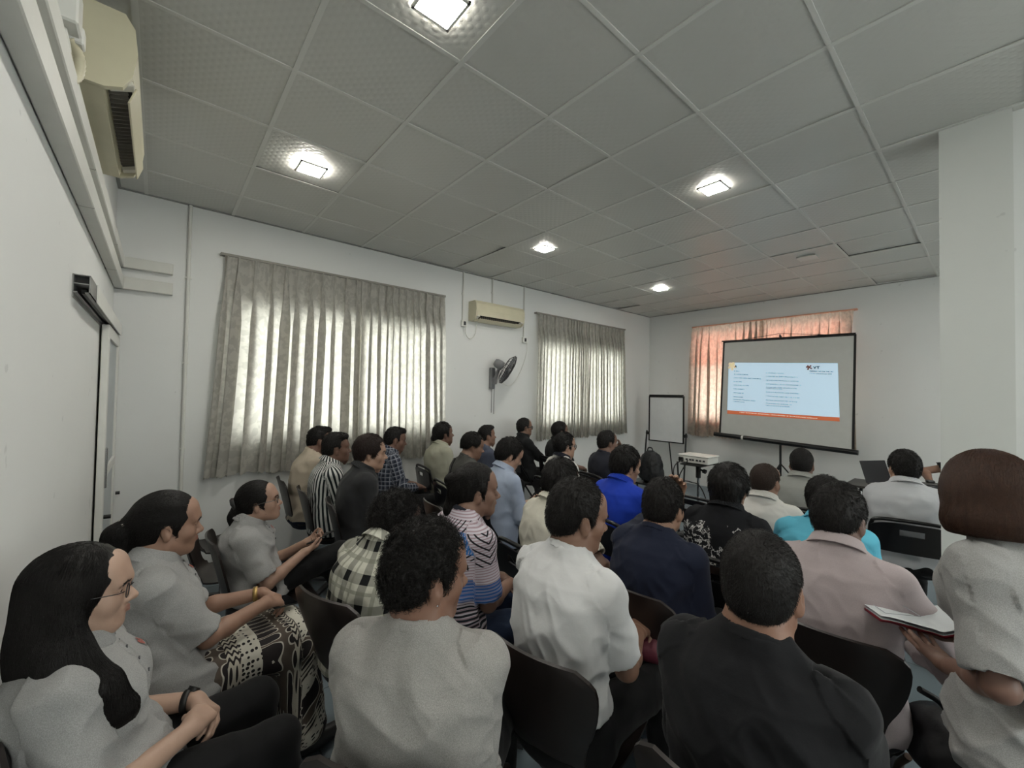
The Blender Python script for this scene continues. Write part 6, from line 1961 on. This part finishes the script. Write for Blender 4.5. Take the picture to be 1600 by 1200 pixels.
# open notebook with red cover in the standing woman's hands
S = BY['bob'][0]
K = S['_K']
t = thing('notebook', 'open notebook with white pages and red cover held by the standing woman', 'notebook', (1.93, .165, .915), math.radians(52))
rows = []
for u in np.linspace(-1, 1, 13):
    rows.append([(v, u * .15, .012 * math.cos(u * PI) * -1 + .014 - .006 * (abs(u) < .05)) for v in (-.105, .105)])
mb = MB(); mb.grid(rows); mb.grid([[(x, y, z - .010) for x, y, z in r] for r in rows], True, True)
mb.build('pages', mat('paper_white', '#dfe3e6', .7), t)
mb = MB(); mb.grid([[(x * 1.05, y * 1.03, z - .012) for x, y, z in r] for r in rows]); mb.grid([[(x * 1.05, y * 1.03, z - .016) for x, y, z in r] for r in rows], True, True)
mb.build('cover', mat('red_cover', '#8c2230', .5), t)
mb = MB()
for y0 in (.035, .125):
    mb.box((0, y0, .0268), (.15, .0015, .0012))
mb.box((-.075, .08, .0268), (.0015, .09, .0012)); mb.box((.075, .08, .0268), (.0015, .09, .0012))
mb.build('printed_frame', mat('print_grey', '#aab0b6', .7), t)
t.rotation_euler = (math.radians(-4), math.radians(8), math.radians(30))

# logo stitched on the grey polos
for nm in ('ponytail', 'scrunchie', 'long'):
    S, ob = BY[nm]; K = S['_K']
    shirt = [c for c in ob.children if c.name.startswith('shirt')][0]
    co = np.empty(len(shirt.data.vertices) * 3); shirt.data.vertices.foreach_get('co', co); co = co.reshape(-1, 3)
    lat = K.R @ V3(0, 1, 0); fw = K.R @ V3(1, 0, 0)
    c0 = K.P(.80)
    def onchest(y, z):
        dy = (co - c0) @ lat - y; dz = co[:, 2] - c0[2] - z; fx = (co - c0) @ fw
        k = np.argmin(dy ** 2 + dz ** 2 + np.where(fx > .03, 0, 1))
        return Vector(c0 + lat * y + V3(0, 0, z) + fw * (fx[k] + .004))
    mb = MB()
    for y, z, r in ((.060, .012, .006), (.069, .017, .005), (.066, .005, .006), (.075, .010, .005)):
        P_ = [onchest(y + r * math.cos(a), z + r * math.sin(a)) for a in np.linspace(0, 2 * PI, 8, endpoint=False)]
        mb.add(P_, [tuple(range(8))])
    mb.build('logo', mat('logo_red', '#9a5a52', .7), shirt)
    mb = MB()
    for y in np.arange(.066, .108, .006): mb.add([onchest(y, -.008), onchest(y + .004, -.008), onchest(y + .004, -.003), onchest(y, -.003)], [(0, 1, 2, 3)])
    mb.build('logo_lettering', mat('logo_grey', '#4c4d52', .7), shirt)

# black backpack in the flip chart corner
def soft_bag(name, label, cat, loc, rz, size, material, strapmat, pockets=True):
    t = thing(name, label, cat, loc, rz)
    a, b, c = size
    Q = [ell((0, 0, c * .45), (a * .5, b * .5, c * .47), k=.05), ell((0, 0, c * .25), (a * .52, b * .52, c * .27), k=.06)]
    v, f = field_mesh(Q, .014); nn = vert_normals(v, f)
    v = v + nn * (.012 * vnoise(v * 14) + .006 * vnoise(v * 34))[:, None]
    link_mesh('bag_body', v, f, material, t, True)
    if pockets:
        Q = [ell((-a * .42, 0, c * .26), (a * .16, b * .36, c * .20))]
        v, f = field_mesh(Q, .012); nn = vert_normals(v, f); v = v + nn * (.006 * vnoise(v * 24))[:, None]
        link_mesh('pocket', v, f, material, t, True)
        for y in (-b * .45, b * .45):
            Q = [ell((0, y, c * .24), (a * .26, b * .12, c * .18))]
            v, f = field_mesh(Q, .012); link_mesh('side_pocket', v, f, material, t, True)
        MB().tube(spline([(a * .1, -.05, c * .88), (a * .1, -.03, c * .98), (a * .1, .03, c * .98), (a * .1, .05, c * .88)]), .010).build('handle', strapmat, t)
        for y in (-.07, .07): MB().tube(spline([(a * .4, y, c * .80), (a * .62, y * 1.1, c * .55), (a * .50, y * 1.3, c * .15)]), .012).build('strap', strapmat, t)
    return t
BAGBLK = mat('black_nylon', '#15161a', .55, 0, .5, .2, 12, .3, 70, .004)
BAGCASE = mat('dark_case', '#232427', .6)
tb = thing('stool', 'low black stand carrying the backpack in the corner', 'stool', (6.05, 3.62, 0))
MB().box((0, 0, .235), (.36, .36, .03), None, .005).build('top', BLACKM, tb)
for x in (-.15, .15):
    for y in (-.15, .15): MB().cyl((x, y, 0), (x, y, .22), .014).build('leg', BLACKM, tb)
soft_bag('backpack', 'bulging black backpack between the front row and flip chart', 'backpack', (6.05, 3.62, .25), PI, (.30, .38, .56), BAGBLK, BLACK)
MAROON = mat('maroon_nylon', '#5a2431', .6, 0, .4, .15, 14, .3, 80, .004)
S = BY['whitetee'][0]
q = wpt(S, (.52, -.08, .575))
b = soft_bag('shoulder_bag', 'maroon cloth bag on the lap of the person in white tee', 'bag', q, S['_yaw'] - .5, (.26, .20, .11), MAROON, MAROON, False)
MB().tube(spline([(-.09, .05, .07), (-.02, .08, .13), (.06, .04, .12), (.10, -.04, .07)]), .007).build('strap', MAROON, b)
b = soft_bag('tote_bag', 'brown bag with straps on the floor near the pillar', 'bag', (2.04, .10, 0), .5, (.30, .22, .42), mat('brown_leatherette', '#3a2c25', .5, 0, .4, .15, 10, .2, 60), mat('tan_strap', '#5b4638', .5), True)
b = soft_bag('shoulder_bag', 'black shoulder bag resting on the brown bag beside the lilac shirt', 'bag', (2.02, .12, .42), .35, (.26, .19, .20), BAGBLK, BLACK, False)
MB().tube(spline([(-.06, 0, .16), (-.12, .04, .26), (-.14, .10, .30)]), .010).build('strap', BLACK, b)
MB().tube(spline([(-.08, -.06, .12), (-.13, -.07, .02), (-.12, -.05, -.12)]), .012).build('strap', BLACK, b)
# black camera on the presenter's table
t = thing('camera', 'black camera resting on the side table next to the pillar', 'camera', (5.60, .42, .752), .4)
MB().box((0, 0, .05), (.07, .14, .10), None, .012).build('camera_body', BLACK, t)
mb = MB(); mb.cyl((-.03, .01, .05), (-.115, .01, .05), .036, n=20); mb.build('lens_barrel', DGREY, t)
MB().box((0, .0, .112), (.05, .06, .03), None, .01).build('viewfinder', BLACK, t)
# strap across the back of the person with the bowl cut
S, ob = BY['strap']; K = S['_K']
shirt = [c for c in ob.children if c.name.startswith('shirt')][0]
co = np.empty(len(shirt.data.vertices) * 3); shirt.data.vertices.foreach_get('co', co); co = co.reshape(-1, 3)
pts = []
for q in np.linspace(0, 1, 12):
    c = K.P(.30 + .66 * q); y = -.13 + .20 * q
    k = np.argmin((co[:, 1] - c[1] - y) ** 2 + (co[:, 2] - c[2]) ** 2 + np.where(co[:, 0] < c[0], 0, 1))
    pts.append(wpt(S, co[k] + V3(-.008, 0, .004)))
mb = MB(); mb.tube(spline(pts, 3), .013, 6)
tag(mb.build('bag_strap', BLACK), 'dark bag strap crossing the back of the dark grey tee', 'strap')
